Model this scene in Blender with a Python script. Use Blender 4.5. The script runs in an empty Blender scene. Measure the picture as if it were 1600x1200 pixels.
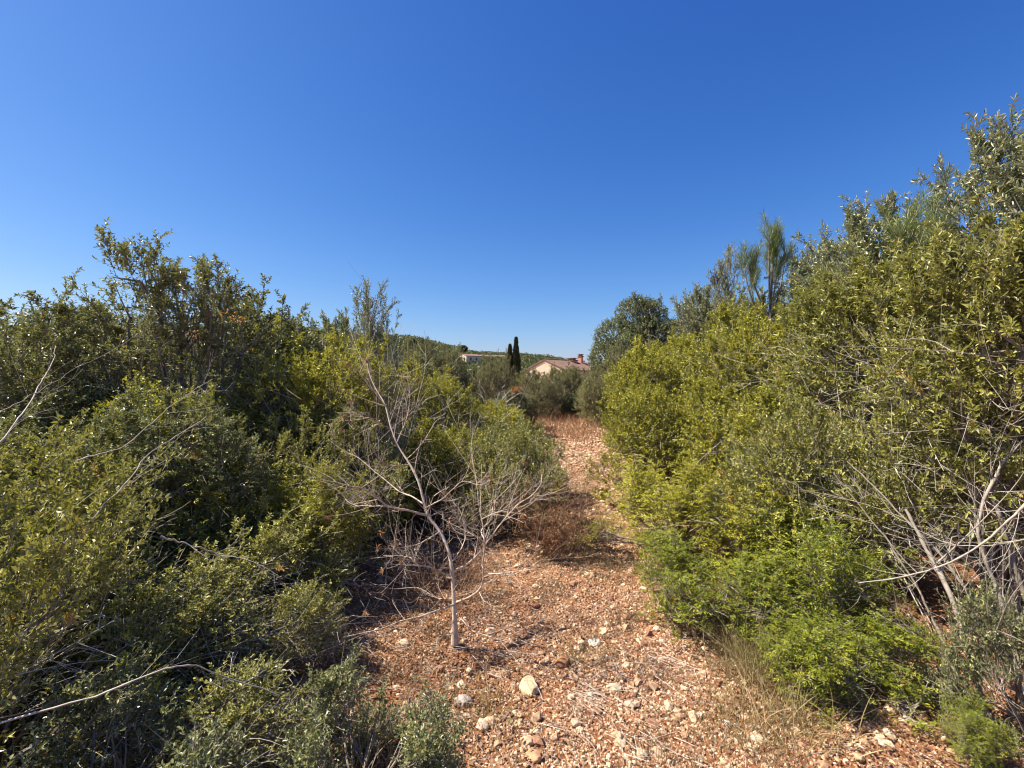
import bpy, math, random
import numpy as np
from math import radians, sin, cos, pi

# ------------------------------------------------------------------ camera, sky, sun, exposure
SC = bpy.context.scene
COL = SC.collection
F = 760.0                       # focal length in pixels of the 1600 px wide photograph
HY = 592.0                      # horizon row
EYE = 1.6
cam_d = bpy.data.cameras.new('camera'); cam = bpy.data.objects.new('camera', cam_d); COL.objects.link(cam)
cam.location = (0, 0, EYE)
cam.rotation_euler = (pi/2 - math.atan((600-HY)/F), 0, 0)
cam_d.sensor_width = 36; cam_d.lens = F/1600*36
cam_d.clip_start = 0.05; cam_d.clip_end = 6000
SC.camera = cam

SUN_AZ, SUN_EL = radians(-90), radians(54)      # azimuth measured from +Y towards +X
w = bpy.data.worlds.new("World"); SC.world = w; w.use_nodes = True
nt = w.node_tree; bg = nt.nodes['Background']
sky = nt.nodes.new('ShaderNodeTexSky'); sky.sky_type = 'NISHITA'; sky.sun_disc = False
sky.sun_elevation = SUN_EL; sky.sun_rotation = SUN_AZ
sky.altitude = 0; sky.air_density = 1.0; sky.dust_density = 0.7; sky.ozone_density = 3.0
# clear-air grading of the sky: each channel a*s**g, so the zenith goes deep blue and the horizon pale
sep = nt.nodes.new('ShaderNodeSeparateColor'); cmb = nt.nodes.new('ShaderNodeCombineColor'); nt.links.new(sky.outputs[0], sep.inputs[0])
for ch, (a_, g_) in enumerate([(.180, 1.72), (.355, 1.27), (.955, .84)]):
    pw = nt.nodes.new('ShaderNodeMath'); pw.operation = 'POWER'; pw.inputs[1].default_value = g_
    ml = nt.nodes.new('ShaderNodeMath'); ml.operation = 'MULTIPLY'; ml.inputs[1].default_value = a_
    nt.links.new(sep.outputs[ch], pw.inputs[0]); nt.links.new(pw.outputs[0], ml.inputs[0]); nt.links.new(ml.outputs[0], cmb.inputs[ch])
nt.links.new(cmb.outputs[0], bg.inputs[0])
bg.inputs[1].default_value = 0.10
sl = bpy.data.lights.new('sun', 'SUN'); sl.energy = 5.0; sl.angle = radians(0.5); sl.color = (1.0, 0.92, 0.78)
so = bpy.data.objects.new('sun', sl); COL.objects.link(so)
so.rotation_euler = (pi/2 - SUN_EL, 0, pi - SUN_AZ)
so.location = (-8, 1, 10)
SC.view_settings.view_transform = 'Standard'; SC.view_settings.look = 'None'
SC.view_settings.exposure = 1.1; SC.view_settings.gamma = 1
SC.cycles.pixel_filter_type = 'BLACKMAN_HARRIS'; SC.cycles.filter_width = 1.1
SC.cycles.max_bounces = 7; SC.cycles.diffuse_bounces = 4; SC.cycles.glossy_bounces = 2
SC.cycles.transmission_bounces = 4; SC.cycles.transparent_max_bounces = 4

# ------------------------------------------------------------------ numpy helpers
def nrm(a):
    return a / np.maximum(np.linalg.norm(a, axis=-1, keepdims=True), 1e-9)
Z3 = np.array([0., 0., 1.])
def W(px, py, d):
    return np.array([(px-800)/F*d, d, EYE-(py-HY)/F*d])
def gz(x, y):
    x = np.asarray(x, float); y = np.asarray(y, float)
    near = np.exp(-(x*x+y*y)/900.)
    z = 0.035*np.sin(1.3*x+0.7)*np.cos(1.1*y+0.4) + 0.02*np.sin(3.1*x+1.7*y) + 0.012*np.cos(5.3*y-2.9*x) + 0.008*np.sin(9.1*x+4)*np.sin(8.3*y)
    bank = 0.10/(1+np.exp(np.clip(-(x-2.3)*2.5, -50, 50))) + 0.10/(1+np.exp(np.clip((x+1.6)*2.5, -50, 50)))
    return (z+bank)*near

class Acc:
    """collects vertices and faces in numpy and links them as ONE mesh"""
    def __init__(s): s.v = []; s.q = []; s.t = []; s.a = []; s.n = 0
    def add(s, v, q=None, t=None, a=None):
        v = np.asarray(v, np.float32).reshape(-1, 3)
        if q is not None and len(q): s.q.append(np.asarray(q, np.int64).reshape(-1, 4)+s.n)
        if t is not None and len(t): s.t.append(np.asarray(t, np.int64).reshape(-1, 3)+s.n)
        s.v.append(v); s.a.append(np.zeros(len(v), np.float32) if a is None else np.asarray(a, np.float32).ravel())
        s.n += len(v)
    def mesh(s, name, mat, smooth=False):
        me = bpy.data.meshes.new(name)
        v = np.concatenate(s.v); at = np.concatenate(s.a)
        q = np.concatenate(s.q) if s.q else np.zeros((0, 4), int)
        t = np.concatenate(s.t) if s.t else np.zeros((0, 3), int)
        loops = np.concatenate([q.ravel(), t.ravel()]).astype(np.int32)
        starts = np.concatenate([np.arange(len(q))*4, len(q)*4+np.arange(len(t))*3]).astype(np.int32)
        me.vertices.add(len(v)); me.vertices.foreach_set('co', v.ravel())
        me.loops.add(len(loops)); me.loops.foreach_set('vertex_index', loops)
        me.polygons.add(len(starts)); me.polygons.foreach_set('loop_start', starts)
        me.update(calc_edges=True)
        if smooth: me.shade_smooth()
        else: me.shade_flat()
        ta = me.attributes.new('tint', 'FLOAT', 'POINT'); ta.data.foreach_set('value', at)
        me.materials.append(mat)
        return me

def tubes(acc, P, R, sides=4, tint=None, cap=False):
    """P (N,K,3) centre lines, R (N,K) radii"""
    P = np.asarray(P, float); R = np.asarray(R, float)
    if P.ndim == 2: P = P[None]; R = R[None]
    N, K, _ = P.shape
    T = np.empty_like(P); T[:, 1:-1] = P[:, 2:]-P[:, :-2]; T[:, 0] = P[:, 1]-P[:, 0]; T[:, -1] = P[:, -1]-P[:, -2]
    T = nrm(T)
    avg = nrm(P[:, -1]-P[:, 0]+1e-6)
    ref = np.where(np.abs(avg[:, 2:3]) > 0.8, np.array([[1., 0.13, 0.]]), np.array([[0.1, 0.05, 1.]]))
    U = nrm(np.cross(T, ref[:, None, :])); V = np.cross(T, U)
    an = np.arange(sides)*2*pi/sides
    ring = P[:, :, None, :] + R[:, :, None, None]*(np.cos(an)[None, None, :, None]*U[:, :, None, :]+np.sin(an)[None, None, :, None]*V[:, :, None, :])
    k = np.arange(K-1)[:, None]*sides; s0 = np.arange(sides)[None]; s1 = (s0+1) % sides
    f = np.stack([k+s0, k+s1, k+s1+sides, k+s0+sides], -1).reshape(-1, 4)
    f = (np.arange(N)[:, None, None]*K*sides + f[None]).reshape(-1, 4)
    a = None
    if tint is not None: a = np.repeat(np.broadcast_to(tint, (N,)), K*sides)
    acc.add(ring.reshape(-1, 3), q=f, a=a)

def curve(b, d, bend, L, K):
    t = np.linspace(0, 1, K)
    return b[:, None]+L[:, None, None]*(d[:, None]*t[None, :, None]+bend[:, None]*(t**2)[None, :, None])

def kids(rng, b, d, bend, L, M, t0, t1, alpha, spiral=2.4, phi0=None, aj=0.2, mode='spiral'):
    """M children along each of N curved parents -> pos, dir, parent tangent, index of the parent"""
    N = len(b)
    t = np.linspace(t0, t1, M)[None]+rng.uniform(-.5, .5, (N, M))*(t1-t0)/M*0.6
    t = np.clip(t, 0, 1)
    pos = b[:, None]+L[:, None, None]*(d[:, None]*t[..., None]+bend[:, None]*(t**2)[..., None])
    tan = nrm(d[:, None]+2*bend[:, None]*t[..., None])
    if mode == 'flat':
        up = nrm(Z3+rng.normal(0, .35, (N, 1, 3)))
        u = nrm(np.cross(tan, up)); v = np.cross(tan, u)
        ph = np.where(np.arange(M) % 2 == 0, 0, pi)[None]+rng.normal(0, .18, (N, M))
    else:
        ref = np.where(np.abs(tan[..., 2:3]) > .85, np.array([1., 0, 0]), Z3)
        u = nrm(np.cross(tan, ref)); v = np.cross(tan, u)
        ph = (np.arange(M)*spiral)[None]+rng.uniform(0, 6.28, (N, 1))+rng.normal(0, .3, (N, M))
    rad = np.cos(ph)[..., None]*u+np.sin(ph)[..., None]*v
    al = alpha+rng.normal(0, aj, (N, M))
    dr = tan*np.cos(al)[..., None]+rad*np.sin(al)[..., None]
    idx = np.repeat(np.arange(N), M)
    return pos.reshape(-1, 3), nrm(dr).reshape(-1, 3), tan.reshape(-1, 3), idx

def leaves(acc, rng, pos, dr, tan, length, width, tint, fold=0.25, upb=0.5, cheap=False):
    n = len(pos)
    if n == 0: return
    nr = tan+upb*Z3+rng.normal(0, .35, (n, 3))
    nr = nrm(nr-(nr*dr).sum(-1, keepdims=True)*dr)
    s = np.cross(dr, nr)
    l = length*rng.uniform(.65, 1.2, (n, 1)); wd = width*rng.uniform(.75, 1.2, (n, 1))*.5
    up = nr*wd*fold*2
    drop = nr*l*rng.uniform(-.18, .06, (n, 1))
    if cheap:
        v = np.stack([pos, pos+dr*l*.5+s*wd+up, pos+dr*l+drop, pos+dr*l*.5-s*wd+up], 1)
        f = np.arange(n)[:, None]*4+np.array([[0, 1, 2, 3]])
        acc.add(v.reshape(-1, 3), q=f, a=np.repeat(tint, 4))
    else:
        v = np.stack([pos, pos+dr*l*.32+s*wd*.92+up, pos+dr*l*.72+s*wd*.8+up+drop*.5, pos+dr*l+drop,
                      pos+dr*l*.72-s*wd*.8+up+drop*.5, pos+dr*l*.32-s*wd*.92+up], 1)
        f = (np.arange(n)[:, None, None]*6+np.array([[0, 1, 2, 3], [0, 3, 4, 5]])[None]).reshape(-1, 4)
        acc.add(v.reshape(-1, 3), q=f, a=np.repeat(tint, 6))

# ------------------------------------------------------------------ materials
def mat_base(name):
    m = bpy.data.materials.new(name); m.use_nodes = True
    n = m.node_tree; n.nodes.clear()
    out = n.nodes.new('ShaderNodeOutputMaterial'); p = n.nodes.new('ShaderNodeBsdfPrincipled')
    n.links.new(p.outputs[0], out.inputs[0])
    return m, n, p, out
def node(n, t, **kw):
    x = n.nodes.new(t)
    for k, v in kw.items():
        if k in x.inputs: x.inputs[k].default_value = v
        else: setattr(x, k, v)
    return x
def ramp(n, fac, stops):
    r = n.nodes.new('ShaderNodeValToRGB'); e = r.color_ramp.elements
    while len(e) < len(stops): e.new(.5)
    for i, (p, c) in enumerate(stops): e[i].position = p; e[i].color = (*c, 1)
    n.links.new(fac, r.inputs[0]); return r
def mixc(n, fac, a, b, blend='MIX'):
    m = n.nodes.new('ShaderNodeMix'); m.data_type = 'RGBA'; m.blend_type = blend
    for v, i in ((fac, 0), (a, 6), (b, 7)):
        if hasattr(v, 'links'): n.links.new(v, m.inputs[i])
        elif i == 0: m.inputs[0].default_value = v
        else: m.inputs[i].default_value = (*v, 1)
    return m.outputs[2]

def leaf_mat(name, stops, under, rough=.38, trans=.28, spec=.5, patch=1.2, transcol=(.30, .36, .04)):
    m, n, p, out = mat_base(name)
    at = node(n, 'ShaderNodeAttribute', attribute_name='tint')
    r = ramp(n, at.outputs['Fac'], stops)
    tc = n.nodes.new('ShaderNodeTexCoord')
    nz = node(n, 'ShaderNodeTexNoise', Scale=patch, Detail=3.0); n.links.new(tc.outputs['Object'], nz.inputs['Vector'])
    oi = n.nodes.new('ShaderNodeObjectInfo')
    v = n.nodes.new('ShaderNodeMapRange'); n.links.new(nz.outputs[0], v.inputs[0])
    v.inputs[1].default_value = .3; v.inputs[2].default_value = .7; v.inputs[3].default_value = .72; v.inputs[4].default_value = 1.3
    v2 = n.nodes.new('ShaderNodeMapRange'); n.links.new(oi.outputs['Random'], v2.inputs[0])
    v2.inputs[3].default_value = .85; v2.inputs[4].default_value = 1.15
    mu = node(n, 'ShaderNodeMath', operation='MULTIPLY'); n.links.new(v.outputs[0], mu.inputs[0]); n.links.new(v2.outputs[0], mu.inputs[1])
    h = n.nodes.new('ShaderNodeHueSaturation'); n.links.new(r.outputs[0], h.inputs['Color']); n.links.new(mu.outputs[0], h.inputs['Value'])
    ge = n.nodes.new('ShaderNodeNewGeometry')
    c = mixc(n, ge.outputs['Backfacing'], h.outputs[0], under)
    n.links.new(c, p.inputs['Base Color']); p.inputs['Roughness'].default_value = rough
    p.inputs['Specular IOR Level'].default_value = spec
    tr = n.nodes.new('ShaderNodeBsdfTranslucent')
    tcx = mixc(n, .55, h.outputs[0], transcol); n.links.new(tcx, tr.inputs[0])
    mx = n.nodes.new('ShaderNodeMixShader'); mx.inputs[0].default_value = trans
    n.links.new(p.outputs[0], mx.inputs[1]); n.links.new(tr.outputs[0], mx.inputs[2]); n.links.new(mx.outputs[0], out.inputs[0])
    return m
def bark_mat(name, a, b, scale=30, rough=.85):
    m, n, p, out = mat_base(name)
    tc = n.nodes.new('ShaderNodeTexCoord')
    nz = node(n, 'ShaderNodeTexNoise', Scale=scale, Detail=5.0, Roughness=.65); n.links.new(tc.outputs['Object'], nz.inputs['Vector'])
    at = node(n, 'ShaderNodeAttribute', attribute_name='tint')
    ad = node(n, 'ShaderNodeMath', operation='ADD'); n.links.new(nz.outputs[0], ad.inputs[0])
    sb = node(n, 'ShaderNodeMath', operation='MULTIPLY_ADD'); n.links.new(at.outputs['Fac'], sb.inputs[0]); sb.inputs[1].default_value = .5; sb.inputs[2].default_value = -.2
    n.links.new(sb.outputs[0], ad.inputs[1])
    r = ramp(n, ad.outputs[0], [(.25, a), (.75, b)]); n.links.new(r.outputs[0], p.inputs['Base Color'])
    p.inputs['Roughness'].default_value = rough
    bp = node(n, 'ShaderNodeBump', Strength=.5, Distance=.004); n.links.new(nz.outputs[0], bp.inputs['Height']); n.links.new(bp.outputs[0], p.inputs['Normal'])
    return m

GREY = (.20, .22, .15)
M_DARK = leaf_mat('glossy dark leaves', [(0, (.045, .056, .02)), (.35, (.09, .105, .038)), (.65, (.185, .20, .08)), (.88, (.36, .36, .15)), (.97, (.45, .42, .14)), (1, (.45, .2, .05))], (.27, .275, .15), rough=.38, trans=.24, spec=.5, transcol=(.38, .38, .04))
M_OLIVE = leaf_mat('grey olive leaves', [(0, (.055, .065, .028)), (.4, (.125, .14, .058)), (.7, (.24, .25, .11)), (.93, (.44, .45, .24)), (1, (.42, .26, .10))], (.40, .41, .29), rough=.38, trans=.2, spec=.6, transcol=(.34, .37, .06))
M_YEL = leaf_mat('yellow green leaves', [(0, (.11, .11, .012)), (.4, (.235, .23, .022)), (.75, (.41, .39, .045)), (.93, (.55, .50, .08)), (1, (.48, .2, .04))], (.33, .33, .08), rough=.45, trans=.3, spec=.35, transcol=(.46, .44, .02))
M_MID = leaf_mat('mid green leaves', [(0, (.075, .08, .016)), (.4, (.18, .18, .035)), (.7, (.33, .32, .065)), (.93, (.50, .48, .14)), (1, (.45, .24, .06))], (.36, .36, .16), rough=.42, trans=.26, spec=.45, transcol=(.44, .42, .03))
M_BRI = leaf_mat('bright green leaflets', [(0, (.035, .05, .005)), (.4, (.095, .12, .01)), (.75, (.25, .27, .025)), (.95, (.46, .42, .06)), (1, (.46, .26, .06))], (.21, .25, .05), rough=.42, trans=.28, spec=.4, transcol=(.38, .42, .01))
M_FAR = leaf_mat('distant scrub leaves', [(0, (.10, .095, .04)), (.5, (.20, .185, .08)), (1, (.32, .285, .13))], (.24, .23, .13), rough=.5, trans=.2, patch=.6, spec=.3)
M_FARD = leaf_mat('distant dark leaves', [(0, (.06, .07, .028)), (.5, (.10, .11, .045)), (1, (.16, .165, .065))], (.12, .13, .06), rough=.5, trans=.15, patch=.6)
M_RND = leaf_mat('round tree leaves', [(0, (.075, .088, .038)), (.5, (.13, .145, .065)), (1, (.22, .23, .11))], (.16, .17, .1), rough=.45, trans=.18, patch=.6)
M_CYP = leaf_mat('cypress leaves', [(0, (.015, .028, .012)), (1, (.035, .05, .02))], (.025, .035, .018), rough=.6, trans=.08)
M_PINE = leaf_mat('pine needles', [(0, (.09, .13, .04)), (1, (.24, .28, .09))], (.14, .18, .06), rough=.45, trans=.25)
M_DRYLEAF = leaf_mat('dry brown leaves', [(0, (.16, .08, .035)), (.5, (.32, .17, .08)), (1, (.48, .30, .17))], (.3, .18, .1), rough=.8, trans=.2, spec=.1, transcol=(.4, .2, .08))
M_GRASS = leaf_mat('dry grass blades', [(0, (.10, .13, .03)), (.35, (.22, .20, .07)), (.7, (.38, .28, .13)), (1, (.5, .38, .22))], (.3, .24, .12), rough=.7, trans=.3, spec=.2, transcol=(.4, .34, .12))
M_BARK = bark_mat('grey brown bark', (.10, .08, .06), (.34, .29, .23))
M_PALE = bark_mat('pale bare twigs', (.22, .18, .14), (.56, .50, .42))
M_BROWN = bark_mat('brown dry twigs', (.14, .085, .05), (.36, .23, .14))
M_DEAD = bark_mat('dead pinkish grey wood', (.13, .085, .06), (.64, .52, .40), 28)

# ------------------------------------------------------------------ object helpers
def link(me, name, parent=None, loc=(0, 0, 0), rz=0, sc=(1, 1, 1)):
    o = bpy.data.objects.new(name, me); COL.objects.link(o); o.parent = parent
    o.location = loc; o.rotation_euler = (0, 0, rz); o.scale = sc
    return o
def tag(o, label=None, cat=None, group=None, kind=None):
    if label: o['label'] = label
    if cat: o['category'] = cat
    if group: o['group'] = group
    if kind: o['kind'] = kind
    return o
def thing(name, label, cat, loc, rz=0, sc=(1, 1, 1), group=None):
    return tag(link(None, name, None, loc, rz, sc), label, cat, group)
def copy_tree(root):
    c = root.copy(); COL.objects.link(c)
    for ch in root.children:
        k = ch.copy(); COL.objects.link(k); k.parent = c
    return c

# ------------------------------------------------------------------ shrubs
def make_lobes(rng, h, rx, ry, n, zmin=.2, rmin=.24, rmax=.42):
    out = []
    for i in range(n):
        r = rng.uniform(rmin, rmax)*min(h*.62, (rx+ry)/2)
        zt = (i+.5)/n
        z = (zmin+(1-zmin)*zt**.8)*(h-r)
        zz = z/h
        e = math.sqrt(max(.05, 1-max(0, (zz-.3)/.72)**2))
        a = i*2.399+rng.uniform(-.5, .5); q = math.sqrt(rng.uniform(.15, 1))
        out.append((cos(a)*q*max(0, rx*e-r*.8), sin(a)*q*max(0, ry*e-r*.8), z, r))
    return np.array(out)

def make_shrub(seed, h, rx, ry, mat, n=14, twigs=1500, tl=.22, lv=16, ll=.035, lw=.012, pin=False, shoots=40, sl=.45,
               bare=80, bl=.5, stems=7, lobes=None, cheap=False, gap=.0, up=.7, bark=M_BARK, zmin=.2, alpha=.85, lean=(0, 0), stem_r=.018, rin=.5):
    rng = np.random.default_rng(seed)
    L = make_lobes(rng, h, rx, ry, n, zmin) if lobes is None else np.array(lobes, float)
    wts = L[:, 3]**2; wts /= wts.sum()
    li = rng.choice(len(L), int(twigs*1.8), p=wts)
    dv = nrm(rng.normal(0, 1, (len(li), 3))+np.array([0, 0, .25]))
    rr = rin+(1-rin)*np.sqrt(rng.uniform(0, 1, len(li)))
    c = L[li, :3]; R = L[li, 3:4]
    P = c+dv*R*rr[:, None]
    D = np.linalg.norm(P[:, None]-L[None, :, :3], axis=-1)/L[None, :, 3]
    keep = (D.min(1) > rin*.75) & (P[:, 2] > .04)
    fld = np.sin(P[:, 0]*5.1+seed)+np.sin(P[:, 1]*4.7+seed*2)+np.sin(P[:, 2]*5.9+seed*3)+.7*np.sin(P[:, 0]*11+P[:, 2]*9)
    keep &= fld > -2.9+gap*2.2+rng.normal(0, .3, len(P))
    P = P[keep][:twigs]; dv = dv[keep][:twigs]; li = li[keep][:twigs]
    N = len(P)
    d = nrm(dv+np.array([lean[0], lean[1], up])+rng.normal(0, .45, (N, 3)))
    bend = rng.normal(0, .15, (N, 3))+np.array([0, 0, .12])
    TL = tl*rng.uniform(.5, 1.35, N)
    b = P-d*(TL*.5)[:, None]
    # long leafy shoots breaking the outline
    if shoots:
        si = rng.choice(N, shoots, p=None)
        tops = np.argsort(-(P[:, 2]+.25*np.linalg.norm(P[:, :2], axis=1))+rng.normal(0, .18*h, N))[:shoots]
        sb = P[tops]; sd = nrm(dv[tops]*.5+np.array([lean[0], lean[1], 1.2])+rng.normal(0, .3, (len(tops), 3)))
        sL = sl*rng.uniform(.5, 1.3, len(tops)); sbend = rng.normal(0, .12, (len(tops), 3))
        kp, kd, kt, ki = kids(rng, sb, sd, sbend, sL, 7, .15, 1, .6)
        kl = tl*.7*rng.uniform(.5, 1.2, len(kp))
        b = np.concatenate([b, sb-sd*.1, kp]); d = np.concatenate([d, sd, kd]); bend = np.concatenate([bend, sbend, rng.normal(0, .12, (len(kp), 3))])
        TL = np.concatenate([TL, sL+.1, kl])
    N = len(b)
    fa = Acc(); ba = Acc()
    tw = rng.uniform(0, 1, N)
    rad = .0011+TL*.006
    tubes(ba, curve(b, d, bend, TL, 4), np.stack([rad, rad*.9, rad*.7, rad*.35], 1), 3, tint=tw)
    if pin:
        pp, pd, pt, pi_ = kids(rng, b, d, bend, TL, max(4, lv//3), .2, 1.0, .8)
        pl = ll*2.6*rng.uniform(.7, 1.2, len(pp)); pb = rng.normal(0, .1, (len(pp), 3))+np.array([0, 0, -.12])
        lp, ld, lt, lj = kids(rng, pp, pd, pb, pl, 8, .25, 1.0, .95, mode='flat', aj=.12)
        tint = np.clip(.45*tw[pi_[lj]]+.25*rng.uniform(0, 1, len(lp))+.22, 0, 1)
        tint[rng.uniform(0, 1, len(lp)) < .008] = 1
        nup = np.broadcast_to(Z3, lp.shape)
        leaves(fa, rng, lp, ld, nup*1.0, ll, lw, tint, upb=.3, cheap=True)
    else:
        lp, ld, lt, lj = kids(rng, b, d, bend, TL, lv, .12, 1.0, alpha, spiral=pi/2+.05 if lv < 40 else 2.4)
        tint = np.clip(.3*tw[lj]+.7*rng.uniform(0, 1, len(lp))**1.15, 0, .96)
        pos_t = np.tile(np.linspace(0, 1, lv), N)
        tint = np.clip(tint+.12*(pos_t > .8), 0, .97)
        dry = rng.uniform(0, 1, N)[lj]; tint[(rng.uniform(0, 1, len(lp)) < .004) | (dry < .004)] = 1
        leaves(fa, rng, lp, ld, lt, ll*np.where(tw[lj] > .8, .75, 1)[:, None], lw, tint, cheap=cheap)
    # woody skeleton: stems to each lobe, then boughs to the lobe's shell
    for k, (x, y, z, r) in enumerate(L):
        a = (k % stems)*2*pi/stems; q0 = np.array([cos(a)*.1*rx, sin(a)*.1*ry, -.05])
        q2 = np.array([x, y, z]); q1 = np.array([x*.25+q0[0], y*.25+q0[1], z*.55])+rng.normal(0, .07, 3)*h*.4
        t = np.linspace(0, 1, 9)[:, None]
        pts = q0*(1-t)**2+2*q1*t*(1-t)+q2*t*t+rng.normal(0, .012, (9, 3))*np.sqrt(h)
        r0 = stem_r*(.7+.5*rng.uniform())*(h/2)**.5
        tubes(ba, pts, np.linspace(r0, r0*.4, 9), 6, tint=.3)
        m = 9
        v = nrm(rng.normal(0, 1, (m, 3))+np.array([0, 0, .5])); 
        st = pts[rng.integers(4, 9, m)]
        en = q2+v*r*.95
        mid = (st+en)/2+rng.normal(0, .12, (m, 3))*r+np.array([0, 0, -.05*r])
        tt = np.linspace(0, 1, 6)[None, :, None]
        B = st[:, None]*(1-tt)**2+2*mid[:, None]*tt*(1-tt)+en[:, None]*tt*tt
        tubes(ba, B, np.linspace(r0*.42, r0*.12, 6)[None].repeat(m, 0), 4, tint=.45)
    me_b = ba.mesh('branches', bark); me_f = fa.mesh('foliage', mat)
    me_t = None
    if bare:
        ta = Acc(); si = rng.choice(np.nonzero(P[:, 2] < .78*h)[0], bare)
        sb = P[si]*np.array([1, 1, .9]); sd = nrm(dv[si]+np.array([lean[0]*2, lean[1]*2, .35])+rng.normal(0, .5, (bare, 3)))
        sL = bl*rng.uniform(.4, 1.4, bare); sbd = rng.normal(0, .16, (bare, 3))
        sb = sb-sd*(sL*.55)[:, None]
        r0 = (.0010+.0020*min(bl, .7))*rng.uniform(.6, 1.7, bare)
        tubes(ta, curve(sb, sd, sbd, sL, 6), r0[:, None]*np.linspace(1, .4, 6)[None], 4, tint=rng.uniform(0, 1, bare))
        kp, kd, kt, ki = kids(rng, sb, sd, sbd, sL, 5, .25, .95, .75)
        kl = sL[ki]*rng.uniform(.2, .45, len(kp))
        tubes(ta, curve(kp, kd, rng.normal(0, .2, (len(kp), 3)), kl, 4), r0[ki][:, None]*.6*np.linspace(1, .4, 4)[None], 3, tint=rng.uniform(0, 1, len(kp)))
        me_t = ta.mesh('bare_twigs', M_PALE)
    return me_b, me_f, me_t

KIT = {}
def shrub(kind, label, x, y, rz=0, s=1.0, sz=None, name='shrub', cat='shrub', group=None, sx=None):
    """first use of a kind links its meshes, later uses copy the thing and its parts"""
    sc = ((sx or s), s, sz if sz else s)
    loc = (x, y, float(gz(x, y)))
    if isinstance(KIT[kind], tuple):
        me_b, me_f, me_t = KIT[kind]
        root = thing(name, label, cat, loc, rz, sc, group)
        tree = name.endswith('tree')
        link(me_b, 'trunk' if tree else 'branches', root); link(me_f, 'crown' if tree else 'foliage', root)
        if me_t: link(me_t, 'bare_twigs', root)
        KIT[kind] = root
        return root
    root = copy_tree(KIT[kind]); root.name = name
    tree = name.endswith('tree')
    for ch in root.children:
        base = ch.name.split('.')[0]
        if tree: ch.name = {'branches': 'trunk', 'foliage': 'crown'}.get(base, base)
        else: ch.name = {'trunk': 'branches', 'crown': 'foliage'}.get(base, base)
    root.location = loc; root.rotation_euler = (0, 0, rz); root.scale = sc
    tag(root, label, cat, group)
    if not group and 'group' in root: del root['group']
    return root

def lob(*a): return a
# hero wild olive standing up out of the left scrub
KIT['olive_up'] = make_shrub(11, 2.9, 1.0, .9, M_DARK, twigs=1250, tl=.17, lv=13, ll=.042, lw=.015, shoots=60, sl=.22, bare=90, bl=.6, up=.5, stem_r=.022, rin=.35,
    lobes=[(-.25, 0, 2.55, .26), (.0, .1, 2.4, .28), (.30, -.1, 2.3, .28), (-.45, .1, 2.15, .28), (.1, 0, 2.0, .36), (.5, .1, 1.95, .32), (-.65, 0, 1.8, .32), (-.2, -.2, 1.65, .36), (.35, -.2, 1.55, .38),
           (.75, 0, 1.5, .34), (-.7, -.2, 1.25, .38), (0, 0, 1.1, .42), (.7, -.1, 1.05, .40), (-.4, -.3, .8, .40), (.4, -.3, .7, .40)])
KIT['dark_big'] = make_shrub(12, 2.4, 1.15, 1.05, M_DARK, n=24, twigs=3500, tl=.14, lv=16, ll=.035, lw=.015, shoots=50, sl=.2, bare=120, gap=.45, up=.35)
KIT['dark_big2'] = make_shrub(13, 2.2, 1.1, 1.0, M_DARK, n=22, twigs=3300, tl=.14, lv=16, ll=.036, lw=.0155, shoots=50, sl=.22, bare=120, gap=.5, up=.35)
KIT['olive_a'] = make_shrub(21, 3.0, 1.15, 1.1, M_OLIVE, n=26, twigs=2900, tl=.18, lv=15, ll=.048, lw=.0155, shoots=80, sl=.28, bare=200, bl=.75, gap=.45, lean=(-.4, 0), stem_r=.026, up=.5)
KIT['olive_b'] = make_shrub(22, 2.6, 1.05, 1.0, M_MID, n=24, twigs=2800, tl=.18, lv=15, ll=.046, lw=.0165, shoots=70, sl=.26, bare=300, bl=.75, gap=.45, lean=(-.4, 0), stem_r=.024, up=.45)
KIT['yellow_a'] = make_shrub(31, 1.9, 1.05, 1.0, M_YEL, n=26, twigs=3300, tl=.13, lv=13, ll=.034, lw=.0155, shoots=40, sl=.16, bare=60, gap=.3, up=.35)
KIT['yellow_b'] = make_shrub(32, 1.5, .9, .9, M_YEL, n=20, twigs=2700, tl=.13, lv=13, ll=.034, lw=.0155, shoots=30, sl=.15, bare=50, gap=.35, up=.35)
KIT['mid_low'] = make_shrub(41, 1.1, .8, .75, M_MID, n=20, twigs=1900, tl=.13, lv=14, ll=.029, lw=.0125, shoots=34, sl=.2, bare=130, bl=.4, gap=.6, lean=(.35, .05), zmin=.1, up=.35)
KIT['mat_a'] = make_shrub(42, .8, .8, .7, M_MID, n=20, twigs=950, tl=.13, lv=12, ll=.026, lw=.011, shoots=30, sl=.18, bare=150, bl=.34, lean=(.35, .05), gap=.9, zmin=.06, up=.3)
KIT['mat_b'] = make_shrub(43, .7, .75, .75, M_DARK, n=20, twigs=1500, tl=.12, lv=12, ll=.025, lw=.010, shoots=30, sl=.15, bare=80, bl=.3, gap=.7, lean=(.3, .05), zmin=.06, up=.35)
KIT['mastic_a'] = make_shrub(51, .62, .55, .5, M_BRI, n=16, twigs=440, tl=.15, lv=14, ll=.024, lw=.0085, pin=True, shoots=26, sl=.16, bare=30, bl=.25, zmin=.05, gap=.8, up=.4)
KIT['mastic_b'] = make_shrub(52, .85, .6, .55, M_YEL, n=16, twigs=540, tl=.15, lv=14, ll=.025, lw=.009, pin=True, shoots=26, sl=.17, bare=30, bl=.3, zmin=.05, gap=.7, up=.4)
KIT['far_a'] = make_shrub(61, 2.6, 1.5, 1.4, M_FAR, n=26, twigs=3200, tl=.17, lv=12, ll=.06, lw=.025, shoots=30, sl=.2, bare=60, gap=.2, cheap=True, up=.35)
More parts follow.
